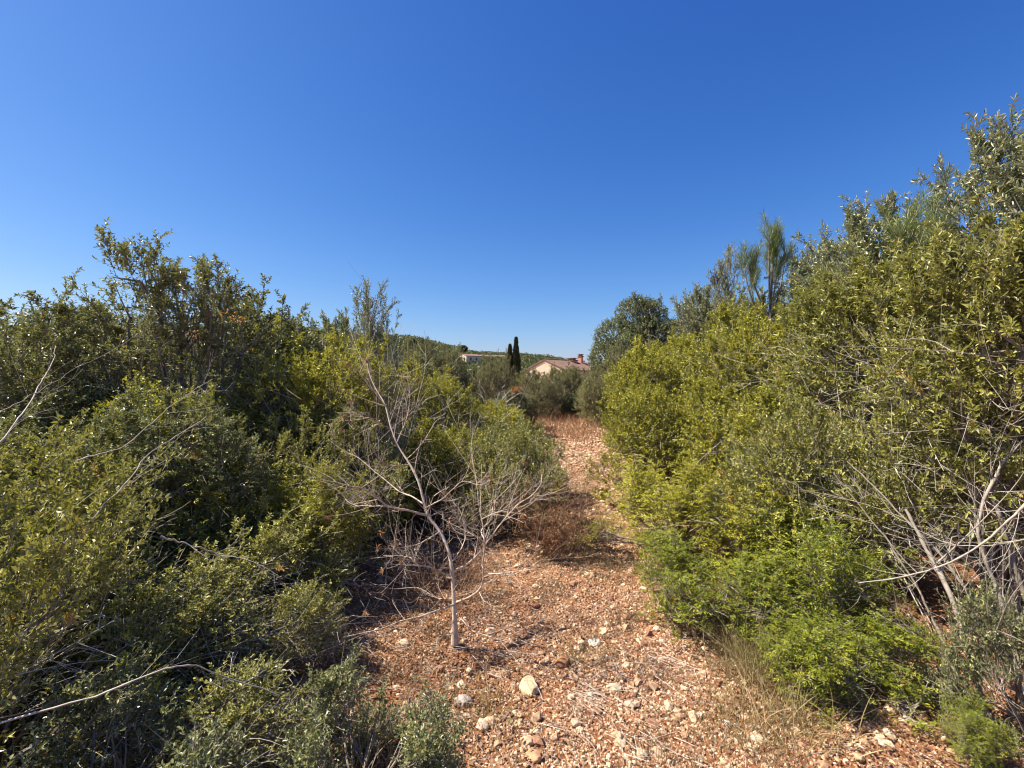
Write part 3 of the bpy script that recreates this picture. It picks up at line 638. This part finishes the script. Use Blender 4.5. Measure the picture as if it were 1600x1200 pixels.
bough('crooked_stem', 'crooked grey brown stems of the right hand olives leaning out over the soil', 'stems',
  [([(1590, 1185, 2.1), (1545, 1110, 2.15), (1520, 1010, 2.25), (1500, 930, 2.35), (1460, 850, 2.5), (1430, 790, 2.6)], .018, .008),
   ([(1600, 1060, 2.3), (1560, 1000, 2.35), (1500, 900, 2.5), (1410, 800, 2.7), (1330, 720, 2.9)], .010, .004),
   ([(1630, 980, 2.4), (1590, 880, 2.5), (1560, 780, 2.6), (1580, 690, 2.7), (1570, 600, 2.8)], .015, .006),
   ([(1600, 1030, 2.4), (1560, 920, 2.45), (1530, 830, 2.5), (1560, 740, 2.55), (1600, 690, 2.6)], .011, .005),
   ([(1480, 1010, 2.6), (1440, 930, 2.7), (1380, 830, 2.85), (1310, 740, 3.0)], .008, .003),
   ([(1540, 1100, 2.3), (1480, 1040, 2.4), (1430, 1000, 2.5), (1360, 960, 2.6)], .010, .004)], M_BARK, 7, 6, (.2, .5))

# ------------------------------------------------------------------ ground
def m_ground():
    m, n, p, out = mat_base('red stony soil')
    tc = n.nodes.new('ShaderNodeTexCoord')
    big = node(n, 'ShaderNodeTexNoise', Scale=.9, Detail=5.0); n.links.new(tc.outputs['Object'], big.inputs['Vector'])
    fine = node(n, 'ShaderNodeTexNoise', Scale=26., Detail=6.0, Roughness=.7); n.links.new(tc.outputs['Object'], fine.inputs['Vector'])
    vo = node(n, 'ShaderNodeTexVoronoi', Scale=48.); n.links.new(tc.outputs['Object'], vo.inputs['Vector'])
    r1 = ramp(n, fine.outputs[0], [(.3, (.10, .04, .022)), (.5, (.20, .085, .04)), (.7, (.33, .18, .10))])
    r2 = ramp(n, big.outputs[0], [(.4, (.22, .075, .032)), (.6, (.30, .17, .095))])
    c = mixc(n, .45, r1.outputs[0], r2.outputs[0])
    rv = ramp(n, vo.outputs['Color'], [(.2, (.46, .29, .17)), (.8, (.24, .12, .06))])
    th = ramp(n, vo.outputs['Distance'], [(.28, (1, 1, 1)), (.42, (0, 0, 0))])
    c = mixc(n, th.outputs[0], c, rv.outputs[0])
    n.links.new(c, p.inputs['Base Color']); p.inputs['Roughness'].default_value = .95; p.inputs['Specular IOR Level'].default_value = .15
    bp = node(n, 'ShaderNodeBump', Strength=.9, Distance=.012); n.links.new(fine.outputs[0], bp.inputs['Height'])
    bp2 = node(n, 'ShaderNodeBump', Strength=.7, Distance=.01, invert=True); n.links.new(vo.outputs['Distance'], bp2.inputs['Height']); n.links.new(bp.outputs[0], bp2.inputs['Normal'])
    n.links.new(bp2.outputs[0], p.inputs['Normal'])
    return m
def sheet(name, mat, xs, ys, zf):
    X, Y = np.meshgrid(xs, ys); Zv = zf(X, Y); ny, nx = X.shape
    i = np.arange(ny-1)[:, None]*nx+np.arange(nx-1)[None]
    f = np.stack([i, i+1, i+1+nx, i+nx], -1).reshape(-1, 4)
    a = Acc(); a.add(np.stack([X, Y, Zv], -1), q=f); return a.mesh(name, mat, True)
def spaced(lo, hi, step_near, c, n_far, power=4.):
    near = np.arange(c[0], c[1], step_near)
    l = c[0]-np.geomspace(step_near, c[0]-lo, n_far)[::-1]; r = c[1]+np.geomspace(step_near, hi-c[1], n_far)
    return np.concatenate([l, near, r])
xs = spaced(-3000, 3000, .03, (-3.2, 3.4), 60); ys = spaced(-3000, 3000, .03, (1.2, 8.0), 60)
rs = np.random.default_rng(0)
def gz_fine(X, Y):
    z = gz(X, Y)
    k = np.exp(-(X*X+Y*Y)/60)
    return z+k*(.006*np.sin(23*X+7*np.sin(5*Y))*np.sin(19*Y+3*X)+.004*np.sin(47*X+3)*np.sin(41*Y))
M_GROUND = m_ground()
g = link(sheet('ground', M_GROUND, xs, ys, gz_fine), 'ground'); tag(g, kind='structure')

# gravel: stones by the thousand, one object of stuff
def ico():
    t = (1+5**.5)/2
    v = np.array([(-1, t, 0), (1, t, 0), (-1, -t, 0), (1, -t, 0), (0, -1, t), (0, 1, t), (0, -1, -t), (0, 1, -t), (t, 0, -1), (t, 0, 1), (-t, 0, -1), (-t, 0, 1)], float)
    f = np.array([(0, 11, 5), (0, 5, 1), (0, 1, 7), (0, 7, 10), (0, 10, 11), (1, 5, 9), (5, 11, 4), (11, 10, 2), (10, 7, 6), (7, 1, 8), (3, 9, 4), (3, 4, 2), (3, 2, 6), (3, 6, 8), (3, 8, 9), (4, 9, 5), (2, 4, 11), (6, 2, 10), (8, 6, 7), (9, 8, 1)])
    return nrm(v), f
ICV, ICF = ico()
def stones(acc, rng, x, y, s, sink=.25):
    n = len(x)
    v = ICV[None]*(1+rng.uniform(-.28, .28, (n, 12, 1)))*rng.uniform(.6, 1.2, (n, 1, 3))*s[:, None, None]
    a = rng.uniform(0, 6.28, n); c, d = np.cos(a), np.sin(a)
    v = np.stack([v[..., 0]*c[:, None]-v[..., 1]*d[:, None], v[..., 0]*d[:, None]+v[..., 1]*c[:, None], v[..., 2]*.75], -1)
    z = gz_fine(x, y)+s*(.5-sink)
    v += np.stack([x, y, z], -1)[:, None]
    f = (np.arange(n)[:, None, None]*12+ICF[None]).reshape(-1, 3)
    acc.add(v, t=f, a=np.repeat(rng.uniform(0, 1, n), 12))
def chips(acc, rng, x, y, s):
    n = len(x); cb = np.array([(-1, -1, -1), (1, -1, -1), (1, 1, -1), (-1, 1, -1), (-1, -1, 1), (1, -1, 1), (1, 1, 1), (-1, 1, 1)])*.62
    v = (cb[None]+rng.uniform(-.3, .3, (n, 8, 3)))*rng.uniform(.6, 1.25, (n, 1, 3))*s[:, None, None]
    v[:, 4:, :2] *= rng.uniform(.35, .9, (n, 1, 1))
    a = rng.uniform(0, 6.28, n); c, d = np.cos(a), np.sin(a)
    v = np.stack([v[..., 0]*c[:, None]-v[..., 1]*d[:, None], v[..., 0]*d[:, None]+v[..., 1]*c[:, None], v[..., 2]*.8], -1)+np.stack([x, y, gz_fine(x, y)+s*.3], -1)[:, None]
    f = (np.arange(n)[:, None, None]*8+np.array([(4, 5, 6, 7), (0, 1, 5, 4), (1, 2, 6, 5), (2, 3, 7, 6), (3, 0, 4, 7)])[None]).reshape(-1, 4)
    acc.add(v, q=f, a=np.repeat(np.clip(rng.normal(.55, .3, n), 0, 1), 8))
def m_stone(name, stops):
    m, n, p, out = mat_base(name)
    at = node(n, 'ShaderNodeAttribute', attribute_name='tint'); r = ramp(n, at.outputs['Fac'], stops)
    tc = n.nodes.new('ShaderNodeTexCoord'); nz = node(n, 'ShaderNodeTexNoise', Scale=60., Detail=4.0); n.links.new(tc.outputs['Object'], nz.inputs['Vector'])
    rr = ramp(n, nz.outputs[0], [(.35, (.62, .52, .46)), (.6, (1, 1, 1))])
    c = mixc(n, 1.0, r.outputs[0], rr.outputs[0], 'MULTIPLY'); n.links.new(c, p.inputs['Base Color']); p.inputs['Roughness'].default_value = .9
    bp = node(n, 'ShaderNodeBump', Strength=.6, Distance=.004); n.links.new(nz.outputs[0], bp.inputs['Height']); n.links.new(bp.outputs[0], p.inputs['Normal'])
    return m
M_STONE = m_stone('mixed tan and red gravel', [(0, (.20, .09, .05)), (.3, (.40, .24, .14)), (.7, (.60, .43, .27)), (1, (.74, .60, .42))])
rng = np.random.default_rng(77)
ga = Acc()
n = 34000
y = 1.6+rng.uniform(0, 1, n)**1.6*10; x = rng.uniform(-1.9, 2.9, n)
on = np.exp(-((x-(.35+.1*y))/(1.1))**2)
kp = rng.uniform(0, 1, n) < .3+.7*on
x, y = x[kp], y[kp]
s = .006+.0042*rng.pareto(2.4, len(x)); s = np.minimum(s, .028)*(1+.06*y)
stones(ga, rng, x, y, s)
n = 250000; y = 1.6+rng.uniform(0, 1, n)**1.7*9; x = rng.uniform(-1.9, 2.9, n)
on = np.exp(-((x-(.35+.1*y))/(1.2))**2); pt = .6+.4*np.sin(x*4.3+np.sin(y*3)*2)*np.sin(y*3.9+x)
kp = rng.uniform(0, 1, n) < (.2+.8*on)*pt; x, y = x[kp], y[kp]
chips(ga, rng, x, y, (.0035+.0055*rng.uniform(0, 1, len(x))**1.6)*(1+.08*y))
n = 9000; y = rng.uniform(8, 23, n); x = .14*y+rng.uniform(-1, 1, n)*(.8+.07*y); stones(ga, rng, x, y, .012+.02*rng.uniform(0, 1, n)**3+.001*y)
tag(link(ga.mesh('gravel', M_STONE), 'gravel'), 'loose tan and reddish gravel covering the path', 'gravel', kind='stuff')

# single rocks one can point at
def rock(label, px, py, wpx, col, seed, flat=.65):
    d = EYE*F/(py-HY); p = W(px, py, d); s = wpx/F*d*.5
    rng = np.random.default_rng(seed)
    import bmesh
    bm = bmesh.new(); bmesh.ops.create_icosphere(bm, subdivisions=4, radius=1)
    co = np.array([v.co[:] for v in bm.verts])
    for k in range(9):                       # chip flat facets off
        nn = nrm(rng.normal(0, 1, 3)); q = co@nn; lim = rng.uniform(.62, .85); co -= np.maximum(0, q-lim)[:, None]*nn
    co *= 1+.05*np.sin(co[:, :1]*7+seed)*np.sin(co[:, 1:2]*6+2*seed)+.03*np.sin(co[:, 2:]*15+co[:, :1]*13)+rng.normal(0, .008, (len(co), 1))
    co = co*np.array([1.12, .9, flat])*s
    for v, c in zip(bm.verts, co): v.co = c
    me = bpy.data.meshes.new('rock'); bm.to_mesh(me); bm.free(); me.shade_smooth()
    m, n, pb, out = mat_base('rock surface')
    tc = n.nodes.new('ShaderNodeTexCoord'); nz = node(n, 'ShaderNodeTexNoise', Scale=22., Detail=8.0, Roughness=.65); n.links.new(tc.outputs['Object'], nz.inputs['Vector'])
    r = ramp(n, nz.outputs[0], [(.32, tuple(c*.45 for c in col)), (.5, tuple(c*.85 for c in col)), (.7, tuple(min(.8, c*1.15) for c in col))])
    n.links.new(r.outputs[0], pb.inputs['Base Color']); pb.inputs['Roughness'].default_value = .9
    bp = node(n, 'ShaderNodeBump', Strength=.9, Distance=.006); n.links.new(nz.outputs[0], bp.inputs['Height']); n.links.new(bp.outputs[0], pb.inputs['Normal'])
    me.materials.append(m)
    o = link(me, 'rock', None, (p[0], d, float(gz(p[0], d))+s*flat*.2), rng.uniform(0, 6)); tag(o, label, 'rock', 'larger rocks lying on the gravel')
rock('largest pale yellowish rock on the gravel', 829, 1068, 40, (.56, .43, .27), 1)
rock('pale yellow stone right of the largest rock', 959, 1072, 25, (.56, .44, .29), 2)
rock('rusty orange brown rock up and right of the largest rock', 879, 1030, 28, (.42, .20, .09), 3, .8)
rock('flat whitish grey stone, uppermost of the rocks in the gravel', 929, 1000, 24, (.62, .56, .48), 4, .4)
rock('dull grey rock in shade left of the largest rock', 724, 1103, 28, (.42, .36, .32), 5)
rock('orange tinted rock near the bottom centre of the photo', 832, 1176, 28, (.56, .30, .16), 6)
rock('tan rock just above the orange tinted rock at the bottom', 822, 1157, 22, (.58, .40, .25), 7)
rock('pale pinkish rock in the dark patch at bottom left of the gravel', 752, 1138, 26, (.62, .46, .34), 8)
rock('small white rock far right on the gravel', 1138, 1127, 14, (.70, .62, .54), 9)
rock('tan rock below the dead tree, to the left of the grey one', 628, 1016, 20, (.60, .42, .28), 10)
rock('flat tan slab under the crooked stems at lower right', 1425, 1145, 30, (.66, .52, .38), 11, .4)
rock('cream rock beside the flat tan slab at lower right', 1392, 1165, 26, (.66, .54, .40), 12, .5)

# litter: dead leaves, twiglets, dry herbs
rng = np.random.default_rng(5); la = Acc(); n = 120000
y = 1.5+rng.uniform(0, 1, n)**1.5*8; x = rng.uniform(-2.6, 3.0, n)
edge = .35+.1*y; dens = np.clip(.06+.9*np.exp(-((x-edge+1.35)/.75)**2)+.8*np.exp(-((x-edge-1.3)/.55)**2)+.35*(np.sin(x*5+2*np.sin(y*4))*np.sin(y*4.7) > .45), 0, 1)
kp = rng.uniform(0, 1, n) < dens; x, y = x[kp], y[kp]; n = len(x)
p = np.stack([x, y, gz_fine(x, y)+.006+rng.uniform(0, .02, n)], 1)
dr = nrm(np.stack([rng.normal(0, 1, n), rng.normal(0, 1, n), rng.normal(0, .3, n)], 1))
leaves(la, rng, p, dr, rng.normal(0, .5, (n, 3))+Z3, .022, .009, rng.uniform(0, 1, n)**1.2)
tag(link(la.mesh('leaf_litter', M_DRYLEAF), 'leaf_litter'), 'dry brown leaf litter under the shrubs', 'litter', kind='stuff')
ta = Acc(); n = 3600
y = 1.6+rng.uniform(0, 1, n)**1.4*6; x = np.where(rng.uniform(0, 1, n) < .35, rng.normal(-.7, .5, n), rng.uniform(-1.8, 2.6, n))
b = np.stack([x, y, gz_fine(x, y)+.012], 1); d = nrm(np.stack([rng.normal(0, 1, n), rng.normal(0, 1, n), rng.normal(.05, .12, n)], 1)); L = rng.uniform(.03, .15, n)
bd = rng.normal(0, .15, (n, 3))*np.array([1, 1, .2])
tubes(ta, curve(b, d, bd, L, 5), (.0009*rng.uniform(.6, 2.0, n))[:, None]*np.linspace(1, .5, 5)[None], 4, tint=rng.uniform(0, 1, n))
kp_, kd_, kt_, ki_ = kids(rng, b, d, bd, L, 3, .3, .9, .7)
tubes(ta, curve(kp_, kd_*np.array([1, 1, .3]), rng.normal(0, .1, kp_.shape), L[ki_]*.35, 4), np.full((len(kp_), 1), .0009)*np.linspace(1, .5, 4)[None], 3, tint=rng.uniform(0, 1, len(kp_)))
tag(link(ta.mesh('twig_litter', M_PALE), 'twig_litter'), 'thin pale fallen twigs scattered over the gravel', 'twigs', kind='stuff')

def twig_heap(label, px, py, wid, n, seed, ang=0.7):
    rng = np.random.default_rng(seed); d0 = EYE*F/(py-HY); c = W(px, py, d0); a = Acc()
    b = np.stack([rng.normal(0, wid, n), rng.normal(0, wid, n), rng.uniform(.01, .05, n)], 1)
    th = ang+rng.normal(0, .5, n); d = np.stack([np.cos(th), -np.sin(th), rng.normal(0, .1, n)], 1); L = rng.uniform(.06, .2, n)
    tubes(a, curve(b, nrm(d), rng.normal(0, .12, (n, 3))*np.array([1, 1, .3]), L, 6), (.0013*rng.uniform(.6, 1.5, n))[:, None]*np.linspace(1, .5, 6)[None], 4, tint=rng.uniform(.4, 1, n))
    tag(link(a.mesh('twig_heap', M_PALE), 'twig_heap', None, (c[0], d0, float(gz(c[0], d0)))), label, 'dead twigs', 'heaps of fallen twigs')
twig_heap('whitish heap of dead twigs right of the largest rock', 905, 1085, .07, 34, 1)
twig_heap('pale dead twigs on the gravel beside the bright mastic', 1030, 1040, .09, 34, 2, .5)
twig_heap('thin pale twigs at the bottom centre of the gravel', 985, 1150, .10, 34, 3, .9)
twig_heap('bare twigs lying just right of the dead tree foot', 760, 1010, .12, 22, 4, .5)

def grass(label, x, y, h, r, n, seed, t=(.0, 1.), name='grass_tuft', cat='grass tuft', kind=None, group='dry grass tufts', wid=.0035, spread=.35):
    rng = np.random.default_rng(seed); a = Acc()
    X = rng.normal(0, r, n); Y = rng.normal(0, r, n)
    P = np.stack([X, Y, gz(x+X, y+Y)-gz(x, y)-.01], 1)
    d = nrm(np.stack([rng.normal(0, spread, n)+X/r*.2, rng.normal(0, spread, n)+Y/r*.2, np.ones(n)], 1)); L = h*rng.uniform(.45, 1.15, n)
    bend = np.stack([rng.normal(0, .3, n), rng.normal(0, .3, n), -rng.uniform(0, .45, n)], 1)
    C = curve(P, d, bend, L, 5); s = nrm(np.cross(d, nrm(rng.normal(0, 1, (n, 3)))))*wid*.5
    wv = np.array([1, .95, .8, .55, .1])[None, :, None]
    v = np.stack([C+s[:, None]*wv, C-s[:, None]*wv], 2).reshape(n, 10, 3)
    f = np.array([[0, 1, 3, 2], [2, 3, 5, 4], [4, 5, 7, 6], [6, 7, 9, 8]])
    a.add(v, q=(np.arange(n)[:, None, None]*10+f[None]).reshape(-1, 4), a=np.repeat(rng.uniform(t[0], t[1], n), 10))
    o = link(a.mesh(name, M_GRASS), name, None, (x, y, float(gz(x, y)))); tag(o, label, cat, group, kind)
grass('greenish dry grass tuft beside the fern like mastic', 1.42, 2.55, .42, .10, 420, 1, (.0, .7))
grass('straw coloured grass tuft in front of the lower right mastic', 1.25, 2.25, .28, .12, 320, 2, (.3, 1))
grass('dry grass tuft between the two bright mastics', 1.3, 2.75, .32, .10, 300, 3, (.1, .9))
grass('thin tall green grass stalks at the bottom left beside the gravel', -.55, 1.9, .5, .10, 60, 4, (.2, .8))
grass('small tuft of low dry herbs on the gravel right of the rusty rock', .42, 2.85, .10, .09, 260, 5, (.4, 1))
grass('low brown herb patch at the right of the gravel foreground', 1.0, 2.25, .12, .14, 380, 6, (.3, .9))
grass('low dry herb patch left of the orange tinted rock', -.12, 2.35, .10, .10, 300, 7, (.3, .9))
grass('olive tinged herb patch in the middle of the path', .75, 4.1, .12, .18, 420, 8, (.2, .9))
# dry weed cover: sparse along path edges and dense reddish in the far clearing
def field(label, n, xr, yr, h, seed, t, wid=.006, name='dry_weeds', dens=None):
    rng = np.random.default_rng(seed); X = rng.uniform(*xr, n); Y = yr[0]+rng.uniform(0, 1, n)*(yr[1]-yr[0])
    if dens is not None: k = rng.uniform(0, 1, n) < dens(X, Y); X = X[k]; Y = Y[k]; n = len(X)
    P = np.stack([X, Y, gz(X, Y)-.01], 1); d = nrm(np.stack([rng.normal(0, .4, n), rng.normal(0, .4, n), np.ones(n)], 1)); L = h*rng.uniform(.3, 1.2, n)
    C = curve(P, d, rng.normal(0, .2, (n, 3)), L, 4); s = nrm(np.cross(d, nrm(rng.normal(0, 1, (n, 3)))))*wid*.5
    wv = np.array([1, .9, .7, .2])[None, :, None]; v = np.stack([C+s[:, None]*wv, C-s[:, None]*wv], 2).reshape(n, 8, 3)
    f = np.array([[0, 1, 3, 2], [2, 3, 5, 4], [4, 5, 7, 6]]); a = Acc()
    a.add(v, q=(np.arange(n)[:, None, None]*8+f[None]).reshape(-1, 4), a=np.repeat(rng.uniform(t[0], t[1], n), 8))
    return a
M_WEED = leaf_mat('reddish dry weeds', [(0, (.20, .10, .05)), (.5, (.34, .19, .10)), (1, (.46, .32, .17))], (.3, .18, .1), rough=.8, trans=.2, spec=.1, transcol=(.4, .2, .08))
def patchy(X, Y): return np.clip(np.sin(X*2.1+1)*np.sin(Y*1.3)+.4*np.sin(X*5+Y*3), .05, 1)
a = field('w', 30000, (-.3, 5.2), (11, 25), .30, 1, (0, 1), .012, dens=lambda X, Y: np.clip((Y-10)/8, .1, 1)*(.4+.6*patchy(X, Y)))
tag(link(a.mesh('dry_weeds', M_WEED), 'dry_weeds'), 'reddish dry weeds over the far clearing', 'weeds', kind='stuff')
M_HERB = leaf_mat('low dry herbs', [(0, (.09, .07, .04)), (.4, (.18, .14, .08)), (.8, (.32, .25, .15)), (1, (.26, .26, .10))], (.2, .16, .1), rough=.8, trans=.2, spec=.1, transcol=(.3, .2, .1))
def clumps(X, Y): return np.clip((np.sin(X*7+3*np.sin(Y*2.3))*np.sin(Y*6.1+2*np.sin(X*3.7))+.6*np.sin(X*17+Y*5)*np.sin(Y*15)-.15)*1.6, .02, 1)
a = field('w', 200000, (-1.8, 2.8), (1.7, 10), .065, 2, (0, .9), .003, dens=clumps)
tag(link(a.mesh('low_dry_herbs', M_HERB), 'low_dry_herbs'), 'low dry herbs dotted over the path', 'herbs', kind='stuff')

# ------------------------------------------------------------------ hill and its woodland, far houses
def hz(X, Y):
    prof = np.interp(X, [-900, -300, -90, -55, -20, 5, 20, 45, 90, 300], [34, 30, 26, 22.5, 15.5, 13.5, 12, 7.5, 4, 2])
    return prof*np.exp(-((Y-270)/60.)**2)*(1+.05*np.sin(X*.09)*np.cos(Y*.05))-.5
M_HILL = bark_mat('dry hillside', (.09, .085, .04), (.26, .19, .11), .4)
tag(link(sheet('hill', M_HILL, np.linspace(-900, 400, 200), np.linspace(130, 420, 60), hz), 'hill'), kind='structure')
rng = np.random.default_rng(9); fa = Acc(); n = 2600
n = 4200; X = np.concatenate([rng.uniform(-110, 60, n), rng.uniform(-500, -110, 900)]); Y = rng.uniform(175, 285, len(X)); n = len(X)
r = rng.uniform(1.0, 2.1, n); Zc = hz(X, Y)+r*.5
dv = nrm(rng.normal(0, 1, (n, 34, 3))); P = np.stack([X, Y, Zc], 1)[:, None]+dv*r[:, None, None]*np.array([1.2, 1.2, .8])*rng.uniform(.6, 1, (n, 34, 1))
tn = np.repeat(rng.uniform(0, .7, n), 34)+rng.uniform(0, .3, n*34)
leaves(fa, rng, P.reshape(-1, 3), nrm(dv.reshape(-1, 3)+rng.normal(0, .6, (n*34, 3))), nrm(rng.normal(0, 1, (n*34, 3))+Z3), .95, .65, tn, cheap=True)
tag(link(fa.mesh('hillside_wood', M_FARD), 'hillside_wood'), 'dark green wood covering the distant hill', 'woodland', kind='stuff')
# two round-headed pines on the ridge
def far_pine(label, px, py, d, r, hh):
    rng = np.random.default_rng(int(px)); p = W(px, py, d); root = thing('umbrella_pine_tree', label, 'pine', (p[0], d, p[2]-hh-r))
    ba = Acc(); tubes(ba, np.array([[0, 0, 0], [.1, 0, hh*.6], [0, 0, hh+r*.6]]), np.array([.3, .22, .12]), 7, tint=.2); link(ba.mesh('trunk', M_BARK), 'trunk', root)
    n = 1500; dv = nrm(rng.normal(0, 1, (n, 3))); P = dv*r*np.array([1.15, 1.15, .75])*rng.uniform(.5, 1, (n, 1))+np.array([0, 0, hh+r*.7])
    f = Acc(); leaves(f, rng, P, dv, nrm(rng.normal(0, 1, (n, 3))+Z3), .7, .4, rng.uniform(0, 1, n), cheap=True); link(f.mesh('crown', M_CYP), 'crown', root)
far_pine('round headed dark pine on the hill ridge left of the hill villa', 724, 543, 235, 1.6, 3.5)
far_pine('small dark pine on the ridge farther left, above the olive thicket', 645, 533, 240, 1.5, 2.5)

# ------------------------------------------------------------------ houses
def plain(name, col, rough=.9, sc=4., var=.12):
    m, n, p, out = mat_base(name); tc = n.nodes.new('ShaderNodeTexCoord'); nz = node(n, 'ShaderNodeTexNoise', Scale=sc, Detail=5.0); n.links.new(tc.outputs['Object'], nz.inputs['Vector'])
    r = ramp(n, nz.outputs[0], [(.3, tuple(c*(1-var) for c in col)), (.7, tuple(min(.85, c*(1+var)) for c in col))]); n.links.new(r.outputs[0], p.inputs['Base Color']); p.inputs['Roughness'].default_value = rough
    return m
M_WALL = plain('peach stucco', (.64, .50, .35)); M_CREAM = plain('cream stucco', (.62, .50, .36)); M_CHIM = plain('terracotta render', (.52, .25, .18)); M_GLASS = plain('dark window glass', (.04, .05, .06), .15)
M_SHUT = plain('brown shutters', (.16, .09, .05)); M_TILE = plain('brown clay roof tiles', (.17, .10, .07), .85, 1.5, .3)
def boxm(acc, lo, hi):
    x0, y0, z0 = lo; x1, y1, z1 = hi
    v = [(x0, y0, z0), (x1, y0, z0), (x1, y1, z0), (x0, y1, z0), (x0, y0, z1), (x1, y0, z1), (x1, y1, z1), (x0, y1, z1)]
    acc.add(v, q=[(0, 3, 2, 1), (4, 5, 6, 7), (0, 1, 5, 4), (1, 2, 6, 5), (2, 3, 7, 6), (3, 0, 4, 7)])
def house(label, loc, rz, wd, ln, eave, ridge, wall, name='house', chim=None, s=1.0):
    """gable end faces local -Y, ridge runs along +Y"""
    root = thing(name, label, 'house', loc, rz, (s, s, s)); h = wd/2
    a = Acc(); v = [(-h, 0, 0), (h, 0, 0), (h, 0, eave), (0, 0, ridge), (-h, 0, eave), (-h, ln, 0), (h, ln, 0), (h, ln, eave), (0, ln, ridge), (-h, ln, eave)]
    a.add(v, q=[(1, 6, 7, 2), (5, 0, 4, 9)], t=[(2, 3, 4), (7, 9, 8)]); a.add(v, q=[(0, 1, 2, 4), (6, 5, 9, 7)])
    link(a.mesh('wall', wall), 'wall', root)
    rf = Acc(); o = .14; k = (ridge-eave)/h; nb = 34
    for sgn in (-1, 1):
        xe = sgn*(h+o); ze = eave-k*o
        ysn = np.linspace(-o, ln+o, nb*4+1); wav = .05*np.abs(np.sin(np.arange(nb*4+1)*pi/4))
        top = np.stack([np.zeros_like(ysn), ysn, ridge+.1+wav], 1); bot = np.stack([np.full_like(ysn, xe), ysn, ze+.1+wav], 1); und = np.stack([np.full_like(ysn, xe), ysn, np.full_like(ysn, ze-.04)], 1); ut = np.stack([np.zeros_like(ysn), ysn, np.full_like(ysn, ridge-.02)], 1)
        m = len(ysn); V = np.concatenate([top, bot, und, ut]); i = np.arange(m-1)
        q = np.concatenate([np.stack([i, i+1, i+1+m, i+m], 1), np.stack([i+m, i+m+1, i+1+2*m, i+2*m], 1), np.stack([i+2*m, i+1+2*m, i+1+3*m, i+3*m], 1)])
        q = np.concatenate([q, [[0, m, 2*m, 3*m], [m-1, 4*m-1, 3*m-1, 2*m-1]]]); rf.add(V, q=q)
    tubes(rf, np.array([[0, -o, ridge+.12], [0, ln/2, ridge+.13], [0, ln+o, ridge+.12]]), np.array([.11, .11, .11]), 8)
    roof = link(rf.mesh('roof', M_TILE), 'roof', root)
    # gable band, window frames
    ga_ = Acc(); 
    for sgn in (-1, 1):
        v = [(0, -.03, ridge-.12), (sgn*h*.98, -.03, eave-.1), (sgn*h*.98, -.03, eave-.32), (0, -.03, ridge-.36)]; v2 = [(x, -.002, z) for x, y_, z in v]
        ga_.add(v+v2, q=[(0, 1, 2, 3), (4, 7, 6, 5), (0, 4, 5, 1), (1, 5, 6, 2), (2, 6, 7, 3), (3, 7, 4, 0)])
    link(ga_.mesh('gable_band', M_CREAM), 'gable_band', root)
    for wx in (-wd*.22, wd*.22):
        fr = Acc(); boxm(fr, (wx-.5, -.06, eave*.38), (wx-.42, -.003, eave*.38+1.2)); boxm(fr, (wx+.42, -.06, eave*.38), (wx+.5, -.003, eave*.38+1.2)); boxm(fr, (wx-.42, -.06, eave*.38+1.12), (wx+.42, -.003, eave*.38+1.2)); boxm(fr, (wx-.6, -.1, eave*.38-.08), (wx+.6, -.003, eave*.38))
        f = link(fr.mesh('window', M_SHUT), 'window', root); pn = Acc(); boxm(pn, (wx-.42, -.03, eave*.38), (wx+.42, -.004, eave*.38+1.12)); link(pn.mesh('pane', M_GLASS), 'pane', f)
    for wy in (ln*.3, ln*.7):
        fr = Acc(); boxm(fr, (h+.003, wy-.45, eave*.38), (h+.05, wy+.45, eave*.38+1.2)); f = link(fr.mesh('window', M_SHUT), 'window', root)
    if chim:
        for (cx, cy, cw, ch) in chim:
            c = Acc(); zb = ridge-k*abs(cx)-.2; boxm(c, (cx-cw, cy-cw, zb), (cx+cw, cy+cw, zb+ch)); ck = link(c.mesh('chimney', M_CHIM), 'chimney', roof)
            for q in (c,): pass
            c2 = Acc(); boxm(c2, (cx-cw*1.3, cy-cw*1.3, zb+ch+.002), (cx+cw*1.3, cy+cw*1.3, zb+ch+.12)); boxm(c2, (cx-cw*.8, cy-cw*.8, zb+ch+.122), (cx+cw*.8, cy+cw*.8, zb+ch+.3)); boxm(c2, (cx-cw*1.2, cy-cw*1.2, zb+ch+.302), (cx+cw*1.2, cy+cw*1.2, zb+ch+.38))
            link(c2.mesh('chimney_cap', M_TILE), 'chimney_cap', roof)
    return root
D = 62.
pa = W(851, 562, D)
house('peach stucco house with a brown tiled gable roof and a chimney behind the scrub', (pa[0], D, -.2), radians(-38), 6.4, 10., 2.85, 4.2, M_WALL, chim=[(.5, 8.2, .26, 1.1), (.15, 6.4, .5, .35)])
pb = W(734, 553, 225)
house('small cream villa on the distant hill, wall lit by the sun', (pb[0]-3, 222, pb[2]-4.2), radians(-50), 6, 8, 3.1, 4.0, M_CREAM)
house('long low brown roofed villa on the hill ridge above the cream one', (pb[0]+2, 240, float(hz(pb[0]+2, 240))-1.0), radians(-75), 6, 14, 2.6, 3.5, M_WALL)
print('script done', sum(len(m.polygons) for m in bpy.data.meshes))
